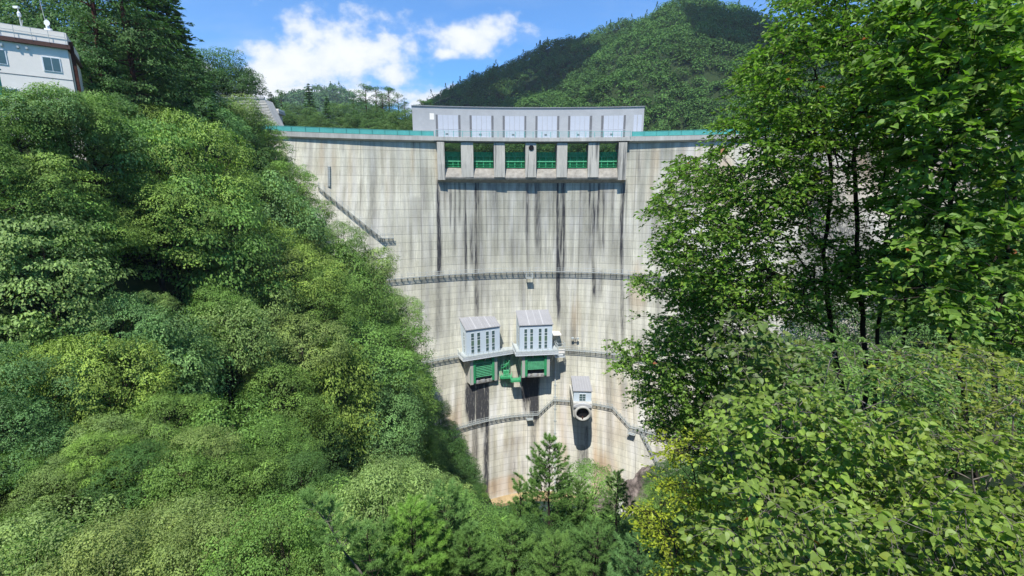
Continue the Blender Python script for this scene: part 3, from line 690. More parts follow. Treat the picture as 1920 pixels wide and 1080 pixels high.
t = empty('canopy', fR.p(wR + 1.2, -4, 3.6), fR.a, 'small cream concrete canopy beside the right shed', 'canopy'); B(fR, 'slab', 'cream', t, (wR + .3, wR + 3.6, -7.5, -3.6, 2.9, 3.3)); B(fR, 'upright', 'concrete_dark', t, (wR + .6, wR + 1.0, -7, -6.5, 0, 2.9), (wR + 2.9, wR + 3.3, -7, -6.5, 0, 2.9))
# pipe under the outlet, vertical, with flanges
def floodlight(px, py, label):
    x, z = hit(px, py, .4); P, N = face_pt(x, z, 0); T = Vector((-N.y, N.x, 0)); t = empty('floodlight', P, 0, label, 'lamp')
    b = MB(); b.bar(P + UP * .9, P + N * 1.0 + UP * .9, .16); b.bar(P + N * .9 - T * .9 + UP * .9, P + N * .9 + T * .9 + UP * .9, .14)
    b.bar(P - UP * .2 - T * .6, P + N * .8 + UP * .8 - T * .6, .12); b.bar(P - UP * .2 + T * .6, P + N * .8 + UP * .8 + T * .6, .12); part(b, 'bracket', M['steel'], t)
    for s in (-.75, .75): b = MB(); b.box(P + N * 1.05 + T * s + UP * 1.15, (.7, .5, .5)); part(b, 'lamp_head', M['steelpale'], t)
floodlight(1079, 640, 'pair of small floodlights on a bracket on the dam face right of the sheds')

# ---- valve house with round nozzle
def valve():
    c = at(1092, 773, 116.6); ang = R_(-3); f = Fr(c, ang)
    t = empty('valve_house', c, ang, 'small white valve house with grey roof above a round black pipe mouth', 'valve house')
    # concrete body, underside tapering back to the dam
    b = MB(); W = 5.0
    sec = [(-2.55, 2.6), (-2.55, -1.2), (-1.3, -2.7), (1.5, -2.7), (2.55, -1.4), (2.55, 2.6)]
    back = [(-3.0, 4.2), (-3.0, 1.4), (-2.0, -1.0), (2.0, -1.0), (3.0, 1.4), (3.0, 4.2)]
    vs = [f.p(u, 0, w) for u, w in sec] + [f.p(u, -9, w) for u, w in back]
    b.add(vs, [tuple(range(6))[::-1], tuple(range(6, 12))] + [(i, (i + 1) % 6, 6 + (i + 1) % 6, 6 + i) for i in range(6)])
    part(b, 'concrete_body', M['concrete'], t)
    b = MB(); n = 28; ro, ri = 2.25, 1.75
    ring = lambda r, v: [f.p(math.cos(a) * r, v, math.sin(a) * r * .95) for a in np.linspace(0, 2 * math.pi, n + 1)[:-1]]
    A0, A1, A2 = ring(ro, .05), ring(ro, 1.1), ring(ri, 1.1)
    A3 = ring(ri, .1); b.add(A0 + A1 + A2 + A3, [(k + j * n, (k + 1) % n + j * n, (k + 1) % n + (j + 1) * n, k + (j + 1) * n) for j in range(3) for k in range(n)])
    part(b, 'pipe_collar', M['concrete'], t, True)
    b = MB(); b.add(ring(ri, .12), [tuple(range(n))]); part(b, 'pipe_mouth', M['black'], t)
    b = MB(); b.add(ring(1.55, .2), [tuple(range(n))]); b.f = []; 
    b = MB(); b.box(f.p(0, .75, -1.35), (.28, .5, .9)); part(b, 'rusty_stay', M['barkred'], t)
    # domed saddle between pipe and house
    b = MB(); b.prism([(math.cos(a) * 2.55, 1.6 + math.sin(a) * 1.1) for a in np.linspace(0, math.pi, 9)], f.p(0, .5, 0), f.u, UP, -f.v * 7); part(b, 'saddle', M['pale'], t)
    h0 = 3.0
    B(f, 'wall', 'siding', t, (-2.45, 2.45, -8.5, -1.0, h0 - 1.2, h0 + 2.8))
    b = MB(); b.prism([(-.75, h0 + 2.78), (-.75, h0 + 2.95), (-9, h0 + 4.0), (-9, h0 + 2.78)], f.p(-2.65, 0, 0), f.v, UP, f.u * 5.3); r = part(b, 'roof', M['roofmetal'], t)
    for k in range(8):
        b = MB(); b.prism([(-.74, h0 + 2.96), (-.74, h0 + 3.02), (-9, h0 + 4.07), (-9, h0 + 4.01)], f.p(-2.6 + k * .735, 0, 0), f.v, UP, f.u * .06); under(b.build('roof_seam', M['roofseam'], None), r)
    g = B(f, 'window', 'frame', t, (-.95, .95, -1.05, -.94, h0 - .1, h0 + 2.1))
    for i in range(2):
        for j in range(3): B(f, 'pane', 'glass', g, (-.85 + i * .88, -.85 + i * .88 + .8, -1, -.92, h0 + .0 + j * .68, h0 + .58 + j * .68))
valve()

# small white vent standing on the abutment, left
# ================================================================== BUILDINGS UPPER LEFT
def office():
    A = Vector((-45.2, 50.0, 0)); d = Vector((-.8, -.6, 0)).normalized(); n = Vector((.6, -.8, 0)); L = 16
    t = empty('office_building', A + UP * 3, 0, 'cream rendered office building with flat roof and brown eaves band at the upper left', 'building')
    def P(s, o, z): return A + d * s + n * o + UP * z
    def bx(name, mat, s0, s1, o0, o1, z0, z1, par=t):
        b = MB(); vs = [P(s, o, z) for s in (s0, s1) for o in (o0, o1) for z in (z0, z1)]
        b.add(vs, [(0, 1, 3, 2), (4, 6, 7, 5), (0, 4, 5, 1), (2, 3, 7, 6), (0, 2, 6, 4), (1, 5, 7, 3)]); return part(b, name, M[mat], par)
    bx('wall', 'cream', 0, L, -9, 0, 2, 14.55); bx('parapet', 'cream', -.1, L, -9, .12, 14.95, 16.1); bx('eaves_band', 'brownband', -.25, L, -9.1, .3, 14.56, 14.94)
    bx('drainpipe', 'barkred', -.45, -.15, -.6, -.2, 3, 15.4)
    def win(s0, s1, z0, z1):
        g = bx('window', 'frame', s0 - .09, s1 + .09, -.1, .06, z0 - .09, z1 + .09)
        m = (s0 + s1) / 2; bx('pane', 'glass', s0, m - .03, -.05, .08, z0, z1, g); bx('pane', 'glass', m + .03, s1, -.05, .08, z0, z1, g)
    win(.78, 1.95, 12.35, 13.55); win(4.55, 5.9, 12.5, 13.7); win(4.2, 5.3, 9.6, 10.2)
    bx('joint_line', 'slot', .0, L, 0, .02, 11.6, 11.66)
    for s in (2.95, 3.55, 4.65): bx('wall_vent', 'steelpale', s - .08, s + .08, 0, .2, 14.05, 14.25)
    b = MB()
    for z in (15.6, 16.05): b.bar(P(0, .35, z), P(L, .35, z), .035)
    for s in np.arange(0, L, 1.2): b.bar(P(s, .35, 14.95), P(s, .35, 16.05), .035)
    part(b, 'eaves_rail', M['steelpale'], t)
    # weather mast
    q = P(3.15, -.9, 16.1); w = empty('weather_mast', q, 0, 'white camera and sensor mast on the office roof, left one of two', 'mast', None)
    b = MB(); b.bar(q, q + UP * 1.9, .07); b.bar(q + UP * .02, q + Vector((.2, 0, .8)), .04); part(b, 'pole', M['steelpale'], w)
    b = MB(); b.tube([q + UP * 1.1, q + UP * 1.4, q + UP * 1.55], [.13, .15, .08], 8); b.box(q + UP * 1.95 + Vector((-.15, 0, 0)), (.5, .2, .16)); part(b, 'camera_head', M['frame'], w)
    q = P(1.25, -.9, 16.1); w = empty('antenna_mast', q, 0, 'roof mast with small dish and thin whip antenna, right one of two on the office', 'mast', None)
    b = MB(); b.bar(q, q + UP * 1.3, .08); b.bar(q + Vector((-.1, 0, .6)), q + Vector((-.45, 0, 4.4)), .035); part(b, 'pole', M['steelpale'], w)
    b = MB(); b.tube([q + UP * .85 + Vector((.18, -.02, 0)), q + UP * .85 + Vector((.20, -.16, 0)), q + UP * .85 + Vector((.21, -.25, 0))], [.05, .22, .28], 10); part(b, 'dish', M['frame'], w)
    b = MB(); b.box(q + UP * .3, (.6, .25, .22)); b.box(q + UP * .55, (.2, .2, .25)); part(b, 'loudspeaker', M['frame'], w)
    # teal post at the photo's left edge
    q = at(-1, 160, 40); w = empty('utility_post', q - UP * 9, 0, 'turquoise post in front of the office wall at the far left', 'post')
    b = MB(); b.bar(q - UP * 3, q + UP * 1.2, .2); part(b, 'shaft', M['teal'], w); b = MB(); b.box(q + UP * 1.25, (.4, .4, .1)); part(b, 'post_cap', M['tealpost'], w)
office()
def retaining():
    # ribbed grey concrete retaining wall stepping down to the crest, and the little hut behind
    Yw = 122
    tl, tr, br, bl = at(462, 184, Yw), at(496, 186, Yw), at(527, 250, Yw - 2), at(466, 262, Yw - 2)
    t = empty('retaining_wall', br, 0, 'grey concrete retaining wall with fine horizontal ribs at the left end of the dam crest', 'retaining wall')
    dn = Vector((0, 4, 0)); bl2 = bl + Vector((-8, 0, -14)); br2 = br + Vector((1.2, -1, -9)); tl2 = tl + Vector((-8, 1, 0))
    b = MB(); fr = [bl2, br2, br, tr, tl2]; bk = [p + dn for p in fr]
    b.add(fr + bk, [(0, 1, 2, 3, 4), (9, 8, 7, 6, 5)] + [(i, i + 5, (i + 1) % 5 + 5, (i + 1) % 5) for i in range(5)]); part(b, 'wall_body', M['concrete'], t)
    for k in range(1, 13):
        f = k / 13; a = tl2.lerp(bl + Vector((-8, 0, 0)), f); c = tr.lerp(br, f); b = MB(); b.bar(a + Vector((0, -.01, 0)), c + Vector((0, -.01, 0)), .05, .07); part(b, 'rib', M['slot'], t)
    b = MB(); b.bar(tl2 + UP * .25, tr + UP * .25, .5, .3); part(b, 'coping', M['pale'], t)
    for k in range(14):
        p = tl2.lerp(tr, k / 13); b = MB(); b.bar(p + UP * .3, p + UP * .55, .2); part(b, 'coping_block', M['concrete_dark'], t)
    c = at(517, 222, 131); h = empty('crest_hut', c - UP * 3, 0, 'tiny grey control hut with flat overhanging roof at the left end of the crest', 'hut')
    b = MB(); b.box(c - UP * 1.2, (2.4, 2.6, 4.2)); part(b, 'wall', M['pale'], h); b = MB(); b.box(c + UP * 1.3, (3.8, 3.6, .6)); part(b, 'roof', M['concrete'], h)
    b = MB(); b.box(c + UP * 1.95, (3.6, 3.4, .45)); part(b, 'roof_rail', M['cream'], h); b = MB(); b.box(c + Vector((.3, -1.32, -.6)), (.9, .06, 1.9)); part(b, 'door', M['slot'], h)
retaining()
# ================================================================== GROUND, RIVER, RESERVOIR, MOUNTAINS
RIDGES = [([(182, 520, 206), (150, 470, 165), (110, 420, 122), (70, 375, 88), (33, 335, 58), (5, 300, 34)], .80),
          ([(182, 540, 206), (150, 575, 204), (109, 600, 200), (50, 600, 182), (0, 600, 166), (-39, 600, 152), (-93, 600, 120), (-150, 600, 76), (-230, 600, 20)], .72),
          ([(182, 520, 206), (218, 520, 194), (262, 525, 172), (290, 560, 158), (350, 620, 176), (520, 640, 250)], .72),
          ([(109, 600, 203), (70, 520, 140), (30, 450, 96), (-10, 400, 66), (-50, 350, 38)], .75),
          ([(268, 520, 178), (235, 440, 120), (190, 370, 78), (150, 320, 40)], .8), ([(350, 620, 200), (330, 480, 130), (280, 380, 80)], .8),
          ([(-520, 950, 165), (-440, 950, 192), (-385, 950, 208), (-350, 950, 207), (-300, 960, 180), (-200, 980, 130), (-80, 1000, 90)], .5),
          ([(600, 900, 300), (900, 900, 330)], .5)]
def mount(x, y):
    h = np.full(np.shape(x), -1e3)
    for pts, sl_ in RIDGES:
        for (ax, ay, az), (bx, by, bz) in zip(pts[:-1], pts[1:]):
            dx, dy = bx - ax, by - ay; t = np.clip(((x - ax) * dx + (y - ay) * dy) / (dx * dx + dy * dy), 0, 1)
            d = np.hypot(x - ax - t * dx, y - ay - t * dy); z = az + t * (bz - az) - sl_ * (np.sqrt(d * d + 64) - 8)
            h = np.maximum(h, z) + 0 * h
    return h - 9 + (vnoise(x, y, 45, 45, 51) - .5) * 12 + (vnoise(x, y, 18, 18, 52) - .5) * 4
def ground(x, y):
    x = np.asarray(x, float); y = np.asarray(y, float)
    xL = np.interp(y, [0, 50, 100, 118, 140], [15.5, 15.5, 1, -4.5, -4.5]); zL = -90 + 1.55 * (xL - x)
    zL = np.where(zL > 4, 4 + (zL - 4) * .34, zL)
    zR = -90 + 1.15 * (x - np.interp(y, [0, 60, 118], [34, 32, 27])); zR = np.where(zR > 14, 14 + (zR - 14) * .5, zR)
    fg = -2.6 - .92 * np.maximum(y, -1) + .30 * np.maximum(x - 2, 0) - .25 * np.maximum(-x - 4, 0)
    fg = np.where(y < -1, -1.7, fg)
    near = np.maximum(np.maximum(zL, zR), np.maximum(fg, -90 + 0 * x)) + (vnoise(x, y, 6, 6, 55) - .5) * 1.2
    left = np.minimum(14 + .11 * np.maximum(-x - 35, -60) + .05 * (y - 150), 19); left = left + .5 * np.maximum(-x - 95, 0) * sstep(215, 150, y)
    right = 12 + .45 * (x - 118)
    beh = np.maximum(np.maximum(left - np.maximum(y - 250, 0) * .25, mount(x, y)), np.maximum(-5 + 0 * x, np.minimum(right, 60)))
    yc = face_y(np.clip(x, -75, 128), 16.0) + 2
    t = sstep(0, 6, y - yc)
    return near * (1 - t) + beh * t
def build_ground():
    xs = np.concatenate([np.arange(-900, -300, 50), np.arange(-300, -100, 9), np.arange(-100, 130, 2.2), np.arange(130, 420, 8), np.arange(420, 1150, 60)])
    ys = np.concatenate([np.arange(-120, -6, 10), np.arange(-6, 150, 2.0), np.arange(150, 700, 7), np.arange(700, 1100, 14), np.arange(1100, 1300, 50)])
    X, Y = np.meshgrid(xs, ys); Z = ground(X, Y); ix = np.arange(X.size).reshape(X.shape)
    q = np.stack([ix[:-1, :-1], ix[:-1, 1:], ix[1:, 1:], ix[1:, :-1]], -1).reshape(-1, 4)
    m = bpy.data.materials.new('forest_floor'); m.use_nodes = True; t = NT(m.node_tree)
    tc = t.n('TexCoord'); n = t.noise(tc.outputs['Object'], .5, 6, .65); n2 = t.noise(tc.outputs['Object'], 3, 4, .6)
    c = t.mix(t.maprange(n, .4, .6), (.018, .034, .011, 1), (.030, .046, .016, 1)); c = t.mix(t.maprange(n2, .55, .75), c, (.03, .055, .014, 1))
    b = t.n('BsdfPrincipled'); t.l(c, b.inputs['Base Color']); b.inputs['Roughness'].default_value = .95; b.inputs['Specular IOR Level'].default_value = .1
    o = t.n('OutputMaterial'); t.l(b.outputs[0], o.inputs[0])
    tag(np_mesh('ground', np.stack([X, Y, Z], -1).reshape(-1, 3), q, m, None, None, True), kind='structure')
build_ground()
def water(name, x0, x1, y0, y1, z):
    m = bpy.data.materials.new(name); m.use_nodes = True; t = NT(m.node_tree)
    b = t.n('BsdfPrincipled'); b.inputs['Base Color'].default_value = (.008, .030, .024, 1); b.inputs['Roughness'].default_value = .06
    tc = t.n('TexCoord'); bp = t.n('Bump'); bp.inputs['Strength'].default_value = .15; t.l(t.noise(tc.outputs['Object'], 1.5, 3), bp.inputs['Height']); t.l(bp.outputs[0], b.inputs['Normal'])
    o = t.n('OutputMaterial'); t.l(b.outputs[0], o.inputs[0])
    mb = MB(); mb.add([(x0, y0, z), (x1, y0, z), (x1, y1, z), (x0, y1, z)], [(0, 1, 2, 3)]); tag(mb.build(name, m), kind='structure')
water('river', -14, 40, 60, 121.5, -88.6); water('reservoir', -75, 125, 139.5, 330, 8.5)
# concrete apron and boulder at the toe, right
def rocks():
    for (px, py, Y, r, lab, nm, mt) in [(1205, 925, 112, (5.2, 4, 7.5), 'big smooth brown boulder at the foot of the dam, right of the concrete apron', 'boulder', 'rock'),
                                        (1130, 948, 114, (6, 3, 3), 'low dark rock at the water edge under the valve house', 'rock', 'rock')]:
        c = at(px, py, Y); rs = np.random.RandomState(int(px)); n1, n2 = 56, 80
        th = np.linspace(0, math.pi, n1); ph = np.linspace(0, 2 * math.pi, n2 + 1)[:-1]; T, P = np.meshgrid(th, ph, indexing='ij')
        d = np.stack([np.sin(T) * np.cos(P), np.sin(T) * np.sin(P), np.cos(T)], -1)
        k = 1 + .18 * np.sin(d[..., 0] * 3 + d[..., 2] * 2 + px) + .12 * np.sin(d[..., 1] * 5 + d[..., 2] * 4) + .05 * np.sin(d[..., 0] * 11 + d[..., 1] * 9) + .16 * (vnoise(d[..., 0] * 3 + d[..., 2] * 2, d[..., 1] * 3 - d[..., 2] * 3, .8, .8, 9) - .5) + .07 * (vnoise(d[..., 0] * 9 + d[..., 2] * 7, d[..., 1] * 9, .8, .8, 10) - .5)
        V = d * k[..., None] * np.array(r) + np.array(c); ii = np.arange(n1 * n2).reshape(n1, n2); j = np.roll(ii, -1, 1)
        q = np.stack([ii[:-1], ii[1:], j[1:], j[:-1]], -1).reshape(-1, 4)
        tag(np_mesh(nm, V.reshape(-1, 3), q, M[mt], None, None, True), lab, 'rock')
    a = [at(1168, 903, 117), at(1212, 900, 118), at(1200, 960, 108), at(1155, 965, 108)]; t = empty('concrete_apron', a[3], 0, 'pale concrete apron slope at the right toe of the dam beside the boulder', 'apron')
    b = MB(); lo = [p - UP * 3 for p in a]; b.add(a + lo, [(0, 1, 2, 3), (7, 6, 5, 4)] + [(i, i + 4, (i + 1) % 4 + 4, (i + 1) % 4) for i in range(4)]); part(b, 'slab', M['concrete'], t)
    b = MB(); b.bar(a[0] + UP * .8, a[1] + UP * .8, .08)
    for f in np.linspace(0, 1, 5): p = a[0].lerp(a[1], f); b.bar(p, p + UP * .8, .08)
    part(b, 'handrail', M['steel'], t)
    # plinth at the base of the dam
    pts = [face_pt(x, -88.2, .0) for x in np.linspace(-16, 26, 24)]; b = MB(); b.sweep(pts, [(-1, 1.4), (.5, 1.3), (1.8, .5), (1.8, -3), (-1, -3)]); part(b, 'plinth', bpy.data.materials['yellowed_concrete'], dam)
pmat('yellowed_concrete', (.42, .31, .17), .9, .2, .25, .4, bump=.3, streak=True)
rocks()
# two unseen clouds added over the reservoir to cast shade on the mountain
def cloud(name, cx, cy, cz, rx, ry, seed, label):
    rs = np.random.RandomState(seed); Vs, Fs = [], []; n1, n2 = 9, 14; th = np.linspace(0, math.pi, n1); ph = np.linspace(0, 2 * math.pi, n2 + 1)[:-1]; T, P = np.meshgrid(th, ph, indexing='ij'); D = np.stack([np.sin(T) * np.cos(P), np.sin(T) * np.sin(P), np.cos(T)], -1).reshape(-1, 3); ii = np.arange(n1 * n2).reshape(n1, n2); j = np.roll(ii, -1, 1); q = np.stack([ii[:-1], ii[1:], j[1:], j[:-1]], -1).reshape(-1, 4)
    for k in range(70):
        a = rs.rand() * 6.28; r = math.sqrt(rs.rand()); R = rs.uniform(.22, .4) * min(rx, ry) * (1.1 - r * .5); c = np.array([cx + math.cos(a) * r * rx, cy + math.sin(a) * r * ry, cz + R * .3]); Fs.append(q + len(D) * k); Vs.append(D * R * np.array([1, 1, .6]) + c)
    m = bpy.data.materials.get('cloud_white') or pmat('cloud_white', (.85, .85, .87), 1, 0, .03, .01)
    tag(np_mesh(name, np.concatenate(Vs), np.concatenate(Fs), m, None, None, True), label, 'cloud', None, 'stuff')
SV = SUN / SUN.z
def over(x, y, z, h): return x + SV.x * (h - z), y + SV.y * (h - z)
for (tx, ty, tz, rx, ry, sd, lb) in [(-25, 560, 120, 120, 110, 3, 'white cumulus cloud added out of view above the reservoir to shade the left ridge'), (262, 440, 120, 95, 95, 4, 'white cumulus cloud added out of view to shade the right slope of the mountain')]:
    qx, qy = over(tx, ty, tz, 620); cloud('cloud', qx, qy, 620, rx, ry, sd, lb)
# ================================================================== FOLIAGE
def nrm(a): return a / (np.linalg.norm(a, axis=-1, keepdims=True) + 1e-9)
def leafquads(C, N, T, L, W, fold=0.0, jit=None):
    N = nrm(N); T = nrm(T - N * (T * N).sum(-1, keepdims=True)); S = np.cross(N, T)
    L = np.asarray(L).reshape(-1, 1) / 2; W = np.asarray(W).reshape(-1, 1) / 2
    V = np.stack([C - T * L, C + S * W + N * W * fold - T * L * .1, C + T * L, C - S * W + N * W * fold - T * L * .1], 1)
    n = len(C); F = np.arange(n * 4).reshape(n, 4)
    return V.reshape(-1, 3), F
def clump_leaves(rs, centers, outs, pad_r, n_per, leaf, flat=.42, droop=.35, asp=.62, rand=.36, var=.35):
    k = len(centers); pr = pad_r * (1 + rs.uniform(-var, var, k))
    n = np.maximum(6, (n_per * (pr / pad_r) ** 2)).astype(int); ii = np.repeat(np.arange(k), n); m = len(ii)
    rho = np.sqrt(rs.rand(m)); ph = rs.rand(m) * 2 * math.pi
    tuft = 1 + .22 * np.sin(ph * 5 + ii * 1.7) + .12 * np.sin(ph * 9 + ii)
    r = (pr[ii] * rho * tuft)[:, None]
    rad = np.stack([np.cos(ph), np.sin(ph), 0 * ph], -1)
    z = pr[ii] * flat * np.sqrt(1.001 - rho ** 2) - droop * pr[ii] * rho ** 2 + rs.normal(0, .10, m) * pr[ii]
    under_ = rs.rand(m) < .22; z = np.where(under_, -z * .6 - .1, z)
    C = centers[ii] + rad * r; C[:, 2] += z
    C += outs[ii] * (rho ** 2 * .0)[:, None]
    N = np.stack([0 * ph, 0 * ph, np.sqrt(1.02 - rho ** 2)], -1) + rad * (rho * .95)[:, None] + outs[ii] * .45 + rs.normal(0, rand, (m, 3))
    T = rad + outs[ii] * .6 + rs.normal(0, .4, (m, 3)); T[:, 2] -= .35
    L = leaf * rs.uniform(.7, 1.3, m)
    V, F = leafquads(C, N, T, L, L * asp, .15)
    tone = np.clip(.12 + .62 * rs.rand(k)[ii] + rs.normal(0, .13, m), 0, 1)
    return V, F, tone
def limbs(mb, rs, H, targets, r0, base_frac=.35, lean=(0, 0)):
    top = Vector((lean[0], lean[1], H * .8)); mb.tube([Vector((0, 0, -1.5)), Vector((lean[0] * .2, lean[1] * .2, H * .25)), Vector((lean[0] * .6, lean[1] * .6, H * .55)), top], [r0, r0 * .8, r0 * .55, r0 * .2], 7)
    for t in targets:
        t = Vector(t); f = min(.8, max(base_frac, t.z / H * .7)); s = Vector((lean[0] * f, lean[1] * f, H * f * .95)); mid = s.lerp(t, .55) + Vector((0, 0, -.06 * (t - s).length))
        mb.tube([s, mid, t], [r0 * .32, r0 * .17, r0 * .05], 5, False)
def proto_broad(seed, R=5., H=9., nlobe=11, pad_r=.95, n_per=110, leaf=.23, flat=.62, droop=.25, sq=.9, asp=.62, cz=.60, sep=1.28):
    """a crown of overlapping lobes, each lobe covered in separate domed sprays"""
    rs = np.random.RandomState(seed); ld = nrm(rs.normal(0, 1, (nlobe, 3))); ld[:, 2] = np.abs(ld[:, 2]) * 1.1 - .35; ld[0] = (0, 0, .9); ld = nrm(ld)
    LC = ld * (R * .58 * rs.uniform(.75, 1.2, nlobe))[:, None]; LR = R * rs.uniform(.30, .52, nlobe); P = []; O = []
    for k in range(nlobe):
        for t in range(260):
            d = nrm(rs.normal(0, 1, 3)); 
            if d[2] < -.55: continue
            p = LC[k] + d * LR[k] * rs.uniform(.86, 1.08); q = np.linalg.norm(p - LC, axis=1) / LR; q[k] = 9
            if (q < .84).any(): continue
            if P and (np.linalg.norm(np.array(P) - p, axis=1) < sep * pad_r * rs.uniform(.8, 1.25)).any(): continue
            P.append(p); O.append(d)
    C = np.array(P); o = np.array(O); C[:, 2] = C[:, 2] * sq + H * cz; k = len(C)
    V, F, tone = clump_leaves(rs, C, o, pad_r, n_per, leaf, flat, droop, asp)
    mb = MB(); sel = rs.permutation(k)[:18]; limbs(mb, rs, H, C[sel] * .97, .02 * H + .05)
    return V, F, tone, mb, 'leaf', 'bark'
def proto_layer(seed, R=4.5, H=9., leaf=.22):          # maple-like: flat tiers of foliage
    rs = np.random.RandomState(seed); C = []; o = []
    for lev in range(9):
        z = H * (.25 + .75 * lev / 8); rad = R * math.sqrt(max(.05, 1 - ((lev - 3) / 6.3) ** 2)); n = int(6 + rad * 2.4)
        for k in range(n):
            a = rs.rand() * 6.28; q = rad * rs.uniform(.45, 1); C.append((math.cos(a) * q, math.sin(a) * q, z + rs.normal(0, .25) - q * .10)); o.append((math.cos(a), math.sin(a), -.1))
    C = np.array(C); o = np.array(o); V, F, tone = clump_leaves(rs, C, o, 1.25, 105, leaf, .16, .22, .6, .38)
    mb = MB(); limbs(mb, rs, H, C[rs.permutation(len(C))[:16]], .17)
    return V, F, tone, mb, 'leaf', 'bark'
def proto_fir(seed, H=14., R=3.4, leaf=.5, droop=.12, bare=.12, per=20):
    rs = np.random.RandomState(seed); Cs = []; Ns = []; Ts = []; Ls = []; mb = MB()
    mb.tube([(0, 0, -1.5), (0, 0, H * .5), (0, 0, H)], [.2, .13, .02], 6)
    z = H * bare; tn = []
    while z < H - .1:
        f = (z - H * bare) / (H * (1 - bare)); L = R * (1 - f) ** .75 * rs.uniform(.8, 1.1) + .15; na = rs.randint(5, 8); a0 = rs.rand() * 6.28
        for k in range(na):
            a = a0 + k * 6.28 / na + rs.normal(0, .15); l = L * rs.uniform(.65, 1.12); m = int(per * l / R * 3) + 6; s = rs.rand(m) ** .8
            d = np.array([math.cos(a), math.sin(a)]); w = l * .30 * (1 - s * .65) * rs.uniform(-1, 1, m)
            P = np.stack([d[0] * s * l - d[1] * w, d[1] * s * l + d[0] * w, z - droop * l * s ** 1.6 + .05 * np.abs(w) * 0 + rs.normal(0, .05, m) + .12 * l * s], -1)
            Cs.append(P); Ns.append(np.stack([rs.normal(0, .35, m), rs.normal(0, .35, m), np.ones(m)], -1)); t = np.stack([d[0] - d[1] * np.sign(w) * .8, d[1] + d[0] * np.sign(w) * .8, 0 * s + .05], -1); Ts.append(t + rs.normal(0, .2, (m, 3)))
            Ls.append(leaf * rs.uniform(.7, 1.2, m)); tn.append(np.clip(.3 + .3 * s + rs.normal(0, .12, m) + rs.rand() * .15, 0, 1))
            mb.tube([(0, 0, z), (d[0] * l * .85, d[1] * l * .85, z - droop * l * .5)], [.05, .015], 4, False)
        z += .62 * rs.uniform(.8, 1.25) * (1 if f < .7 else .7)
    C, N, T, L = map(np.concatenate, (Cs, Ns, Ts, Ls)); V, F = leafquads(C, N, T, L, L * .34, .1)
    return V, F, np.concatenate(tn), mb, 'needle', 'bark'
def proto_pine(seed, H=17., R=4., bare=.45, leaf=.42, npad=34):
    rs = np.random.RandomState(seed); C = []; 
    for k in range(npad):
        f = bare + (1 - bare) * (k / (npad - 1)); a = rs.rand() * 6.28; q = R * (1 - ((f - bare) / (1 - bare)) ** 2 * .75) * rs.uniform(.3, 1)
        C.append((math.cos(a) * q, math.sin(a) * q, H * f + rs.normal(0, .3) + q * .08))
    C = np.array(C); o = nrm(C * np.array([1, 1, 0]) + 1e-6)
    V, F, tone = clump_leaves(rs, C, o, 1.15, 90, leaf, .28, .12, .22, .5)
    mb = MB(); w1, w2 = rs.normal(0, .35, 2); mb.tube([(0, 0, -2), (w1, w2, H * .35), (w1 * .3, w2, H * .7), (0, 0, H)], [.27, .22, .15, .04], 8)
    for c in C:
        s = Vector((w1 * .3, w2 * .5, c[2] - .7)); mb.tube([s, Vector(c)], [.07, .025], 4, False)
    return V, F, tone, mb, 'needle', 'barkred'
PR = {}
def add_proto(key, res):
    V, F, tone, mb, lm, bm = res
    crown = np_mesh('crown', V, F, M[lm], None, {'tone': ('FACE', tone)}, False); trunk = mb.build('trunk', M[bm], None, True)
    zmax = V[:, 2].max(); rmax = np.percentile(np.hypot(V[:, 0], V[:, 1]), 97)
    PR[key] = (crown.data, trunk.data, zmax, rmax)
    bpy.data.objects.remove(crown); bpy.data.objects.remove(trunk)
for s in range(4): add_proto('round%d' % s, proto_broad(100 + s, n_per=175, leaf=.20, pad_r=1.05))
for s in range(3): add_proto('fine%d' % s, proto_broad(120 + s, H=9.5, nlobe=13, pad_r=.8, n_per=215, leaf=.135))
for s in range(2): add_proto('big%d' % s, proto_broad(130 + s, R=5.2, pad_r=1.35, n_per=170, leaf=.27, droop=.5, flat=.6))
for s in range(3): add_proto('layer%d' % s, proto_layer(140 + s))
for s in range(2): add_proto('fir%d' % s, proto_fir(150 + s))
add_proto('darkfir0', proto_fir(153, 14, 4.2, .55, .2, .05, 26))
for s in range(3): add_proto('pine%d' % s, proto_pine(160 + s))

def place(kind, x, y, z, s, rz, col, name, sz=1.0):
    cd_, td_, zm, rm = PR[kind]
    t = empty(name, (x, y, z), rz); t.scale = (s, s, s * sz)
    c = link(bpy.data.objects.new('crown', cd_)); c.parent = t; c.color = (*col, 1)
    k = link(bpy.data.objects.new('trunk', td_)); k.parent = t
    return t
def inpoly(px, py, poly):
    c = False; n = len(poly)
    for i in range(n):
        (x0, y0), (x1, y1) = poly[i], poly[i - 1]
        if (y0 > py) != (y1 > py) and px < (x1 - x0) * (py - y0) / (y1 - y0) + x0: c = not c
    return c
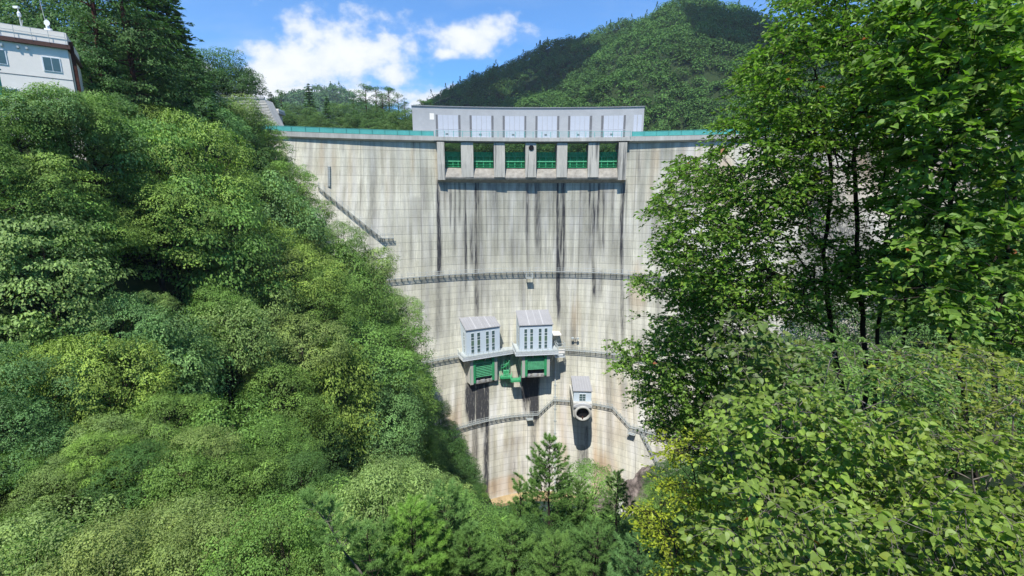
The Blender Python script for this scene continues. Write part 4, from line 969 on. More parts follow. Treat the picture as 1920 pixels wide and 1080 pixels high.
# allowed silhouettes of the woods on the left bank and below the camera (survey of the tree line)
LEFTP = [(-300, 160), (0, 150), (60, 150), (140, 165), (190, 150), (240, 165), (300, 180), (360, 165), (400, 150), (460, 165), (470, 190), (500, 215), (528, 255), (552, 292), (580, 345), (598, 392), (640, 404), (682, 442), (722, 478), (752, 508), (780, 545), (772, 600), (785, 660), (822, 705),
         (818, 740), (790, 770), (812, 790), (850, 820), (885, 860), (895, 900), (905, 945), (1180, 960), (1400, 960), (1400, 1400), (-300, 1400)]
NEARP = [(-400, 940), (0, 935), (130, 925), (300, 900), (450, 925), (560, 930), (640, 860), (720, 835), (800, 840), (850, 880), (890, 950), (1180, 965), (1400, 965), (1400, 1400), (-400, 1400)]
TONES = {'mid': ((0.155, 0.275, 0.056), 'mid-green'), 'yellow': ((0.215, 0.325, 0.060), 'yellow-green'), 'dark': ((0.075, 0.160, 0.038), 'dark green'), 'olive': ((0.205, 0.285, 0.078), 'olive-green'),
         'blue': ((0.140, 0.265, 0.082), 'blue-green'), 'pale': ((0.225, 0.330, 0.095), 'pale green')}
rs = np.random.RandomState(7); TREES = []
def radius_ok(kind, x, y, z, s, poly, sz=1.0):
    _, _, zm, rm = PR[kind]
    zm *= s * sz; rm *= s
    pts = [(x, y, z + zm * 1.02), (x - rm, y, z + zm * .62), (x + rm, y, z + zm * .62), (x - rm * .8, y, z + zm * .86), (x + rm * .8, y, z + zm * .86), (x + rm * .75, y, z + zm * .35)]
    for p in pts:
        if p[1] < 2: return False
        px, py, d = project(*p)
        if px < -60 or py > 1120: continue
        if not inpoly(px, py, poly): return False
    return True
def tonepick(px, py, r):
    if py > 900 and px < 560: return ['olive', 'mid', 'pale', 'olive', 'mid'][int(r * 5)]
    if 400 < px < 860 and 860 < py: return ['pale', 'mid', 'pale', 'olive'][int(r * 4)]
    if px > 780 and py > 760: return 'dark'
    if px < 250 and 680 < py < 900: return ['blue', 'mid', 'yellow', 'blue'][int(r * 4)]
    if py < 420: return ['mid', 'yellow', 'mid', 'dark', 'blue', 'yellow'][int(r * 6)]
    return ['mid', 'mid', 'olive', 'yellow', 'pale', 'mid', 'blue', 'dark', 'mid'][int(r * 9)]
cands = []
y = 13.0
while y < 125:
    step = 2.6 + y * .052; x = -95.0
    while x < 14:
        cands.append((x + rs.uniform(-.4, .4) * step, y + rs.uniform(-.4, .4) * step, step)); x += step
    y += step * .9
for x, y, step in cands:
    g = float(ground(x, y)); d = math.hypot(x, y)
    if x > 3 and y > 40: continue
    if -66 < x < -44 and 34 < y < 54 and x < -44 - (50 - y) * .75 + 1.5: continue    # office building
    s = step / 5.3 * rs.choice([.62, .8, 1.0, 1.25, 1.45]) if y > 50 else step / 5.3 * rs.choice([.65, .85, 1.05, 1.2])
    kind = rs.choice(['fine0', 'fine1', 'fine2'] if y < 30 else ['fine0', 'fine1', 'fine2', 'round0', 'round2', 'layer0', 'layer1', 'layer2'] if y < 60 else ['round0', 'round1', 'round2', 'round3', 'fine0', 'fine1', 'fine2', 'big0', 'big1', 'layer0', 'layer1', 'layer2'])
    ok = False; hz_ = rs.uniform(.95, 1.4)
    for tr in range(5):
        if radius_ok(kind, x, y, g - .5, s, NEARP if y < 36 and x > -17 else LEFTP, hz_): ok = True; break
        s *= .82
    if not ok: continue
    pxc, pyc, _ = project(x, y, g + PR[kind][2] * s * .7)
    if pxc < -150 or pyc > 1200: continue
    TREES.append([kind, x, y, g - .5, s, rs.rand() * 6.28, tonepick(pxc, pyc, rs.rand()), pxc, pyc, hz_])
# hand-set trees: (kind, crown-top pixel, depth, height, tone)
def topped(kind, px, py, Y, hgt, tone, sz=1.0):
    p = at(px, py, Y); zm = PR[kind][2]; s = hgt / zm
    TREES.append([kind, p.x, p.y, p.z - hgt * sz, s, (px * 7 + py) % 6.28, tone, px, py + 40, sz])
NT0 = len(TREES)
topped('fir0', 395, 195, 78, 17, 'dark'); topped('fir1', 330, 250, 66, 9, 'mid')
topped('round3', 450, 122, 128, 13, 'dark'); topped('round1', 412, 92, 126, 17, 'dark'); topped('layer0', 385, 110, 128, 13, 'dark'); topped('round0', 372, 122, 130, 12, 'dark')
for px, py, Y, h, k in [(300, -60, 84, 24, 'darkfir0'), (262, -80, 80, 26, 'darkfir0'), (330, 20, 92, 17, 'darkfir0'), (220, -90, 88, 28, 'darkfir0'), (180, -60, 95, 26, 'darkfir0'), (120, -60, 100, 26, 'darkfir0'), (60, -70, 96, 24, 'round1'), (20, -30, 100, 22, 'round2'),
                        (152, -150, 62, 26, 'pine0'), (206, -140, 64, 27, 'pine1'), (235, 40, 66, 13, 'layer0'), (190, 60, 62, 11, 'darkfir0'), (290, 75, 74, 13, 'darkfir0'), (250, 20, 74, 18, 'pine2'), (160, 85, 60, 9, 'layer1'), (320, 105, 82, 11, 'layer2'), (345, 110, 100, 11, 'round3'), (280, 60, 86, 15, 'round0'), (90, 0, 90, 20, 'round3'), (215, 90, 68, 10, 'layer1'), (340, 130, 112, 9, 'round1'), (140, 30, 90, 18, 'round0')]:
    topped(k, px, py, Y, h, 'dark')
# trees behind the dam
for px, py, Y, h, k in [(525, 168, 190, 20, 'pine0'), (507, 172, 186, 17, 'darkfir0'), (578, 156, 205, 24, 'fir0'), (662, 178, 205, 20, 'pine1'), (684, 155, 200, 25, 'pine2'), (704, 160, 205, 24, 'pine0'), (716, 170, 200, 21, 'pine1'), (728, 160, 205, 24, 'pine2'), (745, 172, 198, 20, 'pine0'), (758, 182, 202, 19, 'pine1'), (790, 185, 215, 20, 'pine2'), (806, 186, 215, 19, 'pine0'),
                        (548, 192, 180, 12, 'round0'), (585, 198, 170, 11, 'round2'), (612, 180, 185, 15, 'darkfir0'), (640, 192, 178, 13, 'round1'), (668, 205, 172, 12, 'round3'), (700, 200, 178, 12, 'round0'), (735, 205, 172, 12, 'round2'), (760, 205, 170, 12, 'round1'), (782, 215, 165, 10, 'round0'), (555, 215, 165, 9, 'layer0'),
                        (600, 215, 162, 9, 'round3'), (640, 220, 160, 9, 'layer1'), (690, 222, 158, 8, 'layer2'), (725, 222, 160, 9, 'round2'), (760, 226, 158, 8, 'round0'), (530, 205, 158, 9, 'round1'), (572, 226, 152, 7, 'layer2'), (835, 240, 210, 15, 'round1'), (870, 245, 220, 14, 'round2'), (910, 248, 215, 14, 'round3'),
                        (955, 248, 225, 14, 'round0'), (1000, 248, 225, 14, 'round1'), (1040, 250, 220, 14, 'round2'), (1085, 250, 225, 14, 'round3'), (1130, 250, 222, 14, 'round0'), (1165, 250, 225, 14, 'round2')]:
    topped(k, px, py, Y, h, 'dark' if k[0] in 'pdf' or py > 239 else 'mid2')
TONES['mid2'] = ((0.100, 0.180, 0.044), 'mid-green')
# hillside trees just in front of the dam, hand-set along the tree line
for px, py, Y, h, k, tn in [(540, 300, 98, 11, 'round1', 'mid'), (562, 345, 96, 12, 'round2', 'mid'), (632, 412, 92, 14, 'fine0', 'mid'), (688, 462, 92, 13, 'round3', 'pale'), (730, 535, 90, 13, 'fine1', 'pale'), (750, 600, 84, 13, 'layer0', 'mid'), (600, 500, 62, 12, 'fine2', 'mid'), (520, 420, 70, 12, 'layer1', 'yellow'), (560, 590, 50, 13, 'fine0', 'olive'), (690, 600, 60, 14, 'round0', 'mid'), (765, 700, 70, 10, 'layer1', 'mid'),
                            (768, 690, 100, 12, 'round3', 'mid'), (822, 752, 112, 7, 'round1', 'dark'), (840, 786, 111, 7, 'fine0', 'dark'), (858, 820, 110, 7, 'round2', 'mid'), (874, 850, 108, 7, 'layer1', 'dark'), (888, 880, 106, 7, 'round0', 'dark'), (897, 908, 104, 6, 'fine2', 'mid'), (120, 715, 29, 7, 'round0', 'mid'), (205, 775, 26, 5.5, 'fine1', 'pale'), (300, 735, 29, 7, 'fine2', 'mid'), (55, 790, 25, 5, 'fine1', 'blue'), (375, 800, 26, 5.5, 'fine0', 'olive'), (430, 745, 31, 8, 'layer2', 'mid'), (505, 790, 30, 7, 'fine1', 'mid'), (255, 830, 24, 5, 'fine0', 'dark'), (330, 850, 23.5, 4.5, 'layer0', 'mid'), (110, 850, 23, 4.5, 'fine2', 'olive'), (560, 850, 27, 6, 'fine2', 'dark'), (450, 850, 25, 5, 'round3', 'mid'), (170, 810, 24, 4.5, 'fine2', 'yellow'), (20, 840, 23, 4, 'fine0', 'mid'), (776, 735, 98, 12, 'round1', 'mid'), (792, 780, 96, 12, 'round2', 'dark'), (818, 818, 93, 12, 'layer1', 'dark'), (845, 862, 88, 11, 'round3', 'dark'), (858, 905, 84, 10, 'round0', 'dark'), (30, 590, 31, 6, 'layer1', 'mid'), (75, 640, 31, 6, 'fine0', 'blue'), (15, 680, 28, 6, 'fine1', 'mid'), (30, 300, 37, 7, 'fine2', 'mid'), (85, 285, 38, 7, 'layer2', 'yellow'), (25, 420, 34, 7, 'fine0', 'blue'), (825, 800, 95, 12, 'round1', 'dark'), (1262, 862, 60, 8, 'fine1', 'dark'), (1300, 850, 50, 9, 'fine0', 'dark'), (1240, 905, 40, 6, 'fine2', 'mid'), (1112, 872, 21, 4.5, 'fine0', 'mid'), (860, 850, 90, 11, 'round2', 'dark'), (785, 790, 88, 12, 'round0', 'dark'), (870, 900, 84, 10, 'fine1', 'dark'), (740, 860, 34, 6.5, 'fine2', 'pale'), (660, 900, 30, 6, 'fine0', 'pale'), (800, 880, 38, 6, 'fine1', 'pale'), (915, 950, 70, 10, 'round3', 'mid'),
                            (470, 200, 100, 10, 'round0', 'mid'), (110, 158, 42, 7, 'round1', 'mid'), (60, 160, 40, 7, 'round3', 'blue'), (15, 168, 38, 7, 'round0', 'mid'), (150, 165, 46, 8, 'layer0', 'mid'), (440, 175, 98, 10, 'round3', 'pale'), (500, 240, 104, 10, 'layer2', 'mid')]:
    topped(k, px, py, Y, h, tn)
# right bank below and behind the near trees
RIGHTP = [(1260, 905), (1300, 850), (1400, 640), (1500, 560), (1640, 470), (1760, 360), (2050, 260), (2050, 1400), (1180, 1400), (1230, 1000)]
rs2 = np.random.RandomState(11)
y = 34.0
while y < 105:
    step = 4 + y * .05; x = 4.0
    while x < 110:
        xx, yy = x + rs2.uniform(-.4, .4) * step, y + rs2.uniform(-.4, .4) * step; g = float(ground(xx, yy)); s = step / 5.6 * rs2.uniform(.9, 1.4); k = rs2.choice(['round0', 'round1', 'round2', 'fine0', 'layer1', 'layer2'])
        for tr in range(4):
            if radius_ok(k, xx, yy, g - .5, s, RIGHTP):
                a, b_, _ = project(xx, yy, g + PR[k][2] * s * .7)
                if a < 2000: TREES.append([k, xx, yy, g - .5, s, rs2.rand() * 6.28, 'dark' if rs2.rand() < .7 else 'mid', a, b_, 1.0])
                break
            s *= .8
        x += step
    y += step

# -- keep only trees the photo can show (coarse front-to-back coverage test)
GW, GH = 240, 135; yy_, xx_ = np.mgrid[0:GH, 0:GW]; cov = np.zeros((GH, GW)); keep = []
order = sorted(range(len(TREES)), key=lambda i: TREES[i][2])
for i in order:
    k, x, y, z, s, rz, tn, a, b_, sz = TREES[i]; zm, rm = PR[k][2] * s * sz, PR[k][3] * s
    cx, cy, d = project(x, y, z + zm * .62)
    if d < 1: continue
    rx, ry = rm * FPX / d / 8, zm * .42 * FPX / d / 8
    mk = (((xx_ + .5 - cx / 8) / max(rx, .6)) ** 2 + ((yy_ + .5 - cy / 8) / max(ry, .6)) ** 2) < 1
    if not mk.any(): continue
    vis = (mk & (cov < 3)).sum()
    if vis >= max(2, .03 * mk.sum()): keep.append((i, vis, cx, cy))
    cov[mk] += 1
print('crown faces', {k: len(v[0].polygons) for k, v in PR.items()}); print('trees kept', len(keep), 'of', len(TREES))
LM = [('the cream office building', 90, 110), ("the dam crest's left end", 525, 245), ('the left abutment stair', 640, 390), ("the topmost catwalk's left end", 775, 515), ('the left outlet shed', 870, 640), ("the lowest catwalk's left end", 822, 800),
      ('the foot of the dam', 940, 930), ("the lower left corner", 0, 1080), ("the left edge's middle", 0, 560), ("the upper left corner", 0, 0), ('the leaning foreground pine', 620, 1010), ('the long gate house', 780, 225), ('the crest hut', 517, 210), ("the lower right corner", 1920, 1080), ("the right edge's middle", 1920, 560),
      ('the brown boulder', 1205, 925), ("the crest gates", 1000, 270), ("the left wood's middle", 330, 560)]
ORD = ['nearest', 'second nearest', 'third nearest', 'fourth nearest', 'fifth nearest', 'sixth nearest', 'seventh nearest', 'eighth nearest', 'ninth nearest', 'tenth nearest', 'eleventh nearest', 'twelfth nearest'] + ['%dth nearest' % i for i in range(13, 60)]
KW = {'round': ('broadleaf_tree', 'round leafy tree'), 'fine': ('broadleaf_tree', 'fine-leaved tree'), 'big': ('broadleaf_tree', 'coarse-leaved tree'), 'layer': ('maple_tree', 'tiered leafy tree'), 'fir': ('fir_tree', 'tiered conifer'), 'darkfir': ('cedar_tree', 'dense conifer'), 'pine': ('red_pine', 'tall bare-trunked pine')}
buckets = {}
for i, vis, cx, cy in keep:
    k, x, y, z, s, rz, tn = TREES[i][:7]; base = k.rstrip('0123456789'); cxx, cyy = min(max(cx, 0), 1920), min(max(cy, 0), 1080)
    j = min(range(len(LM)), key=lambda q: math.hypot(LM[q][1] - cxx, LM[q][2] - cyy)); key = (TONES[tn][1], KW[base][1], j)
    buckets.setdefault(key, []).append((math.hypot(LM[j][1] - cxx, LM[j][2] - cyy), i, base))
for (tname, kname, j), L in buckets.items():
    L.sort()
    for r, (d_, i, base) in enumerate(L):
        k, x, y, z, s, rz, tn, a, b_, sz = TREES[i]
        col = np.array(TONES[tn][0]) * (1 + .16 * (vnoise(x, y, 3, 3, 77) - .5) * 2); col[0] *= 1 + .2 * (float(vnoise(x, y, 4, 4, 78)) - .5)
        t = place(k, x, y, z, s, rz, col, KW[base][0], sz)
        where = 'behind the dam' if y > 150 else ('on the right bank' if x > 14 else 'on the left hillside')
        if y < 45 and x > -30 and x <= 14: where = 'below the viewpoint'
        tag(t, '%s %s, %s its kind to %s' % (tname, kname, ORD[r], LM[j][0]), 'tree', 'trees ' + where)

# ---------------------------------------------------------------- the far woods on the mountain: one mass
def far_wood(name, x0, x1, y0, y1, sp, Rm, quads, leaf, seed, label=None, zmin=12):
    rs = np.random.RandomState(seed); n = int((x1 - x0) * (y1 - y0) / (sp * sp)); X = rs.uniform(x0, x1, n); Y = rs.uniform(y0, y1, n); Z = ground(X, Y)
    px = 960 + FPX * X / (cp * Y - sp_ * Z); py = 540 - FPX * (sp_ * Y + cp * (Z + 8)) / (cp * Y - sp_ * Z)
    ok = (px > -30) & (px < 1950) & (py > -60) & (py < 290) & (Z > zmin)
    X, Y, Z = X[ok], Y[ok], Z[ok]; hid = np.full(len(X), -1.)
    for f in np.linspace(.30, .96, 34): hid = np.maximum(hid, np.where(Y * f > 150, (ground(X * f, Y * f) + 4) / (Y * f), -1))
    v = (Z + 7) / Y > hid - .004; X, Y, Z = X[v], Y[v], Z[v]; n = len(X); print(name, n)
    protos = []
    for p in range(6):
        m = quads; d = nrm(rs.normal(0, 1, (m * 3, 3))); d = d[d[:, 2] > -.35][:m]; m = len(d)
        b = nrm(rs.normal(0, 1, (6, 3))); lum = .8 + .35 * np.max(np.maximum(0, d @ b.T - .5) / .5, axis=1); con = p == 5
        C = d * lum[:, None]; 
        if con: C[:, :2] *= np.clip(1.2 - (C[:, 2:] + .3) * .9, .1, 1) * .7; C[:, 2] *= 1.9
        C[:, 2] = C[:, 2] * .85 + .9
        N = d * .7 + np.array([0, 0, .7]) + rs.normal(0, .45, (m, 3)); T = rs.normal(0, 1, (m, 3)); protos.append((C, N, T, leaf * rs.uniform(.6, 1.4, m)))
    Vs = []; ts = []
    for i in range(n):
        C, N, T, L = protos[int(rs.choice(6, p=[.18, .18, .18, .18, .16, .12]))]; R = Rm * rs.uniform(.65, 1.35); a = rs.rand() * 6.28; c, s_ = math.cos(a), math.sin(a); Rz = np.array([[c, s_, 0], [-s_, c, 0], [0, 0, 1]])
        V, F = leafquads((C @ Rz) * R + np.array([X[i], Y[i], Z[i]]), N @ Rz, T @ Rz, L, L * .7, .2); Vs.append(V)
        ts.append(np.clip(rs.normal(0, .12) + .2 + .45 * float(vnoise(X[i], Y[i], 30, 30, 61)) + rs.normal(0, .1, len(C)), 0, 1))
    V = np.concatenate(Vs); o = np_mesh(name, V, np.arange(len(V)).reshape(-1, 4), M['farleaf'], None, {'tone': ('FACE', np.concatenate(ts))}); tag(o, label, 'forest', None, 'stuff'); return o
o = far_wood('mountain_forest', -330, 520, 225, 700, 5.9, 4.9, 140, 1.3, 5, 'dense dark green forest covering the steep mountain behind the dam'); o.color = (.092, .185, .045, 1)
o = far_wood('distant_forest', -560, 200, 760, 1010, 9, 6.5, 40, 2.9, 6, 'hazy forest on the small distant hill left of the gate house', 60); o.color = (.10, .19, .07, 1)
# ================================================================== NEAR TREES AND SHRUBS
def simplify_nodes(): pass
def sample_poly(rs, poly, n, d0, d1, dens=None, edge=0, zbase=None):
    """points of a crown volume: seen inside poly, between the depths d0 and d1"""
    P = []; xs = [p[0] for p in poly]; ys = [p[1] for p in poly]
    tries = 0
    while len(P) < n and tries < n * 60:
        tries += 1; px = rs.uniform(min(xs), max(xs)); py = rs.uniform(min(ys), max(ys))
        if not inpoly(px, py, poly): continue
        if dens is not None and rs.rand() > dens(px, py): continue
        Y = rs.uniform(d0, d1); r = ray(px, py); P.append(tuple(r * (Y / r.y)))
    return np.array(P)
class Skel:
    """branches grown toward every target: each new shoot leaves the nearest older branch, bending upward"""
    def __init__(s, stems, rs):
        s.pos = []; s.par = []; s.rs = rs
        for st in stems:
            prev = -1
            for a, b in zip(st[:-1], st[1:]):
                m = max(2, int((Vector(b) - Vector(a)).length / .25))
                for k in range(m):
                    if prev >= 0 and k == 0 and False: continue
                    q = Vector(a).lerp(Vector(b), k / m) + Vector(rs.normal(0, .012, 3)); s.pos.append(q); s.par.append(prev); prev = len(s.pos) - 1
            s.pos.append(Vector(st[-1])); s.par.append(prev)
        s.tips = []
    def grow(s, T, back=.45, seg=.30):
        P = np.array([tuple(p) for p in s.pos]); roots = P.mean(0) * 0 + np.array(tuple(s.pos[0]))
        order = np.argsort(np.min(np.linalg.norm(T[:, None] - P[None], axis=2), axis=1)); cap = len(P) + len(T) * 10; B = np.zeros((cap, 3)); B[:len(P)] = P; n = len(P)
        for i in order:
            t = T[i]; d = B[:n] - t; dist = np.sqrt((d ** 2).sum(1)); cost = dist + back * np.maximum(0, d[:, 2]) * 1.0     # prefer to spring from below
            j = int(np.argmin(cost)); L = dist[j]; k = min(9, max(1, int(L / seg))); a = Vector(B[j]); b = Vector(t); prev = j
            lift = Vector((0, 0, .08 * L)); wob = Vector(s.rs.normal(0, .04 * L, 3))
            for q in range(1, k + 1):
                f = q / k; p = a.lerp(b, f) + (lift + wob) * (4 * f * (1 - f)) * .6; s.pos.append(p); s.par.append(prev); prev = len(s.pos) - 1
                if n < cap: B[n] = p; n += 1
            s.tips.append((prev, (b - a).normalized() if L > 1e-3 else Vector((0, 0, 1))))
    def mesh(s, rtip=.004, rmax=.12, expo=2.3, sides=4, rmin_draw=0.0):
        n = len(s.pos); w = np.zeros(n); ch = [0] * n
        for i in range(n):
            if s.par[i] >= 0: ch[s.par[i]] += 1
        for i in range(n - 1, -1, -1):
            if ch[i] == 0: w[i] += 1
            if s.par[i] >= 0: w[s.par[i]] += w[i]
        r = np.minimum(rmax, rtip * w ** (1 / expo)); mb = MB()
        for i in range(n):
            p = s.par[i]
            if p < 0 or r[i] < rmin_draw: continue
            a, b = s.pos[p], s.pos[i]; ra, rb = min(r[p], r[i] * 1.35), r[i]
            mb.tube([a, b], [ra, rb], sides if r[i] < .03 else 7, False)
        return mb
def ovate(C, N, T, L, W, kind='simple', cup=.24):
    """leaf blades; simple = folded rhombus, full = ovate blade of six faces"""
    N = nrm(N); T = nrm(T - N * (T * N).sum(-1, keepdims=True)); S = np.cross(N, T); L = L.reshape(-1, 1); W = W.reshape(-1, 1) / 2; n = len(C)
    if kind == 'simple':
        V = np.stack([C, C + T * L * .45 + S * W + N * W * cup * 2.5, C + T * L - N * L * .12, C + T * L * .45 - S * W + N * W * cup * 2.5], 1); b = np.arange(n)[:, None] * 4
        return V.reshape(-1, 3), [np.concatenate([b + np.array([0, 1, 2]), b + np.array([0, 2, 3])])]
    if kind == 'maple':    # five-pointed
        pts = [(0, 0), (.05, .55), (.30, .42), (.42, 1.0), (.55, .42), (1.0, 0), (.55, -.42), (.42, -1.0), (.30, -.42), (.05, -.55)]
    elif kind == 'obovate': pts = [(0, 0), (.3, .35), (.62, .95), (.85, .8), (1, 0), (.85, -.8), (.62, -.95), (.3, -.35)]
    elif kind == 'heart': pts = [(.05, 0), (-.08, .5), (.15, 1.0), (.5, .85), (.8, .35), (1.05, 0), (.8, -.35), (.5, -.85), (.15, -1.0), (-.08, -.5)]
    else: pts = [(0, 0), (.12, .72), (.38, 1.0), (.68, .78), (.88, .32), (1.0, 0), (.88, -.32), (.68, -.78), (.38, -1.0), (.12, -.72)]
    V = []; 
    for a, s_ in pts: V.append(C + T * L * a + S * W * s_ + N * W * (abs(s_) * cup * 2 - a * a * .35))
    V.append(C + T * L * .42 - N * W * .06); m = len(pts) + 1; V = np.stack(V, 1); b = np.arange(n)[:, None] * m
    tri = [np.array([m - 1, k, (k + 1) % (m - 1)]) for k in range(m - 1)]
    return V.reshape(-1, 3), [np.concatenate([b + t for t in tri])]
def leafy(name, stems, targets, leaf, width, per, twig, col, label, cat, kind='simple', bark='bark', seed=1, rmax=.12, rtip=.0035, spread=.8, droop=.3, expo=2.3, group=None, stemname='trunk', tonejit=.16, compound=False, up=.8, back=.45):
    rs = np.random.RandomState(seed); sk = Skel(stems, rs); sk.grow(targets, back)
    loc = stems[0][0]; t = empty(name, loc, 0, label, cat, group)
    tw = sk.mesh(rtip, rmax, expo); C = []; N = []; T = []; L = []; cl = []
    for (i, d) in sk.tips:
        p = np.array(sk.pos[i]); ax = np.array(d) + rs.normal(0, .35, 3); ax[2] *= .4; ax[2] += .05; ax = ax / (np.linalg.norm(ax) + 1e-6)
        tn = rs.uniform(.15, .75); nsh = 2 if not compound else 1
        for s_ in range(nsh + (rs.rand() < .5)):
            a2 = nrm(ax + rs.normal(0, spread * .5, 3)); a2[2] *= .6; l = twig * rs.uniform(.6, 1.2); k = max(3, int(per / nsh * l / twig))
            f = np.linspace(.08, 1, k); q = p + a2 * (f[:, None] * l); q[:, 2] -= droop * l * f ** 2
            side = np.cross(a2, [0, 0, 1]); side /= np.linalg.norm(side) + 1e-6; sg = np.where(np.arange(k) % 2 == 0, 1, -1)[:, None]
            td = a2 * (.55 + .8 * f[:, None] ** 3) + side * sg * (1 - f[:, None] ** 3 * .8) + rs.normal(0, .22, (k, 3)); td[:, 2] -= droop
            C.append(q); T.append(td); N.append(np.array([0, 0, up]) + rs.normal(0, .5, (k, 3))); L.append(leaf * rs.uniform(.65, 1.2, k) * (1 - .25 * f)); cl.append(np.clip(tn + rs.normal(0, tonejit, k), 0, 1))
            tw.tube([Vector(q[0]), Vector(q[k // 2]), Vector(q[-1])], [rtip, rtip * .8, rtip * .4], 3, False)
    C, N, T, L, tn = map(np.concatenate, (C, N, T, L, cl)); V, F = ovate(C, N, T, L, L * width, kind)
    hue = np.clip(rs.rand(len(C)), 0, 1); fpl = len(F[0]) // len(C)       # faces are ordered triangle-type first
    o = np_mesh('foliage', V, F, M['leafnear'], None, {'tone': ('FACE', np.tile(tn, fpl)), 'hue': ('FACE', np.tile(hue, fpl))}); o.color = (*col, 1); under(o, t); part(tw, stemname, M[bark], t, True)
    return t
def stem(pts, Y):      # stem polyline surveyed at given depths
    return [tuple(at(px, py, Y if not hasattr(Y, '__len__') else Y[k])) for k, (px, py) in enumerate(pts)]
def gaps(seed, sc=55, th=.36, holes=()):
    def f(px, py):
        v = float(vnoise(px, py, sc, sc, seed)) * .65 + float(vnoise(px, py, sc * .4, sc * .4, seed + 1)) * .35; p = 1.0 if v > th else .12
        for hx_, hy_, r in holes:
            if (px - hx_) ** 2 + (py - hy_) ** 2 < r * r: p *= .18
        return p
    return f
nr = np.random.RandomState(21)
CHERRY = [(1452, -60), (1478, 20), (1450, 75), (1400, 125), (1385, 160), (1372, 215), (1325, 280), (1275, 305), (1275, 335), (1238, 365), (1226, 395), (1262, 430), (1232, 470), (1262, 510), (1340, 560), (1420, 600), (1560, 600), (1650, 560), (1700, 470), (1740, 300), (1760, -60)]
T1 = sample_poly(nr, CHERRY, 2650, 7.6, 12, gaps(201, 60, .34, [(1600, 330, 55), (1490, 470, 45), (1560, 580, 35), (1660, 420, 40)]))
leafy('cherry_tree', [stem([(1640, 900), (1640, 760), (1648, 600), (1655, 470), (1690, 330), (1700, 100)], [9.6] * 6), stem([(1600, 920), (1590, 780), (1560, 640), (1545, 480), (1560, 330), (1530, 150), (1500, 20)], [10] * 7),
                      stem([(1615, 900), (1625, 700), (1610, 520), (1605, 380), (1600, 230), (1590, 60)], [9.2] * 6)],
      T1, .128, .52, 17, .46, (.165, .285, .045), 'big dark-stemmed tree with small pointed green leaves overhanging the right of the dam', 'tree', 'simple', 'bark', 31, .085, .0042, droop=.35)
MAPLE = [(1215, 515), (1185, 535), (1240, 560), (1200, 595), (1235, 620), (1160, 625), (1135, 650), (1190, 665), (1150, 690), (1215, 715), (1190, 740), (1225, 770), (1225, 800), (1330, 830), (1420, 830), (1460, 700), (1420, 590), (1330, 520)]
T2 = sample_poly(nr, MAPLE, 1400, 8.5, 12, gaps(211, 45, .36))
leafy('maple_tree', [stem([(1440, 930), (1410, 800), (1370, 690), (1310, 600), (1260, 560)], [10.2] * 5), stem([(1430, 930), (1380, 810), (1310, 730), (1240, 680), (1180, 655)], [10] * 5), stem([(1450, 930), (1440, 780), (1420, 660), (1380, 570)], [9.6] * 4)],
      T2, .105, 1.0, 14, .42, (.165, .29, .05), 'green maple with fine star-shaped leaves reaching left over the dam face', 'tree', 'maple', 'bark', 32, .05, .0038, droop=.2)
RIGHT = [(1690, -60), (1990, -60), (1990, 640), (1880, 660), (1760, 640), (1680, 600), (1640, 540), (1700, 420), (1720, 250), (1650, 120)]
T3 = sample_poly(nr, RIGHT, 1450, 5.6, 9, gaps(221, 70, .34, [(1850, 560, 50)]))
leafy('linden_tree', [stem([(1830, 900), (1800, 700), (1760, 560), (1790, 330), (1800, 60)], [7.4] * 5), stem([(1870, 860), (1860, 640), (1900, 420), (1900, 150)], [7] * 4), stem([(1700, 880), (1690, 700), (1700, 560), (1740, 400), (1730, 200)], [8] * 5)],
      T3, .115, .8, 15, .40, (.165, .28, .05), 'tall tree with heart-shaped leaves filling the upper right corner', 'tree', 'heart', 'bark', 33, .075, .004, droop=.3)
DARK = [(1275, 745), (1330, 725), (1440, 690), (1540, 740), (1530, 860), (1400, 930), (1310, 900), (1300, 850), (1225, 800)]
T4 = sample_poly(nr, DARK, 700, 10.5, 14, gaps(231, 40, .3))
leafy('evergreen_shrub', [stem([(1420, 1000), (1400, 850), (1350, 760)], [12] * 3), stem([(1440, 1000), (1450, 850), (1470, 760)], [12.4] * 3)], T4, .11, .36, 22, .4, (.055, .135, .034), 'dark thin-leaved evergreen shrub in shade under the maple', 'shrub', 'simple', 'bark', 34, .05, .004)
YEL = [(1215, 855), (1245, 815), (1270, 840), (1300, 800), (1345, 815), (1345, 870), (1390, 900), (1400, 960), (1420, 1010), (1430, 1120), (1240, 1120), (1215, 1000), (1180, 960), (1230, 930), (1225, 900)]
T5 = sample_poly(nr, YEL, 560, 5.6, 7.4, gaps(241, 40, .38))
leafy('azalea_shrub', [stem([(1330, 1180), (1320, 1000), (1300, 880)], [6.4] * 3), stem([(1320, 1180), (1350, 1020), (1340, 900)], [6.2] * 3), stem([(1310, 1180), (1270, 1040), (1240, 960)], [6.5] * 3)], T5, .085, .46, 13, .22, (.31, .38, .035), 'bright yellow-green shrub with whorled leaves right of the boulder', 'shrub', 'obovate', 'twig', 35, .022, .0028, droop=.15, back=.8)
HZ = dict(kind='full', bark='barkpale')
F1 = [(1355, 590), (1410, 570), (1440, 620), (1540, 650), (1560, 760), (1500, 860), (1370, 820), (1340, 780), (1390, 700), (1350, 650)]
leafy('hazel_shrub', [stem([(1480, 1150), (1440, 900), (1420, 740), (1395, 610)], [5.6] * 4), stem([(1500, 1150), (1490, 900), (1470, 730), (1500, 660)], [5.4] * 4)], sample_poly(nr, F1, 210, 4.9, 6.2, gaps(251, 45, .33)), .105, .86, 8, .26, (.15, .22, .06), 'dull green hazel shrub rising before the maple, its tip highest of the hazels', 'shrub', seed=36, rmax=.02, rtip=.0028, droop=.35, group='hazel shrubs', **HZ)
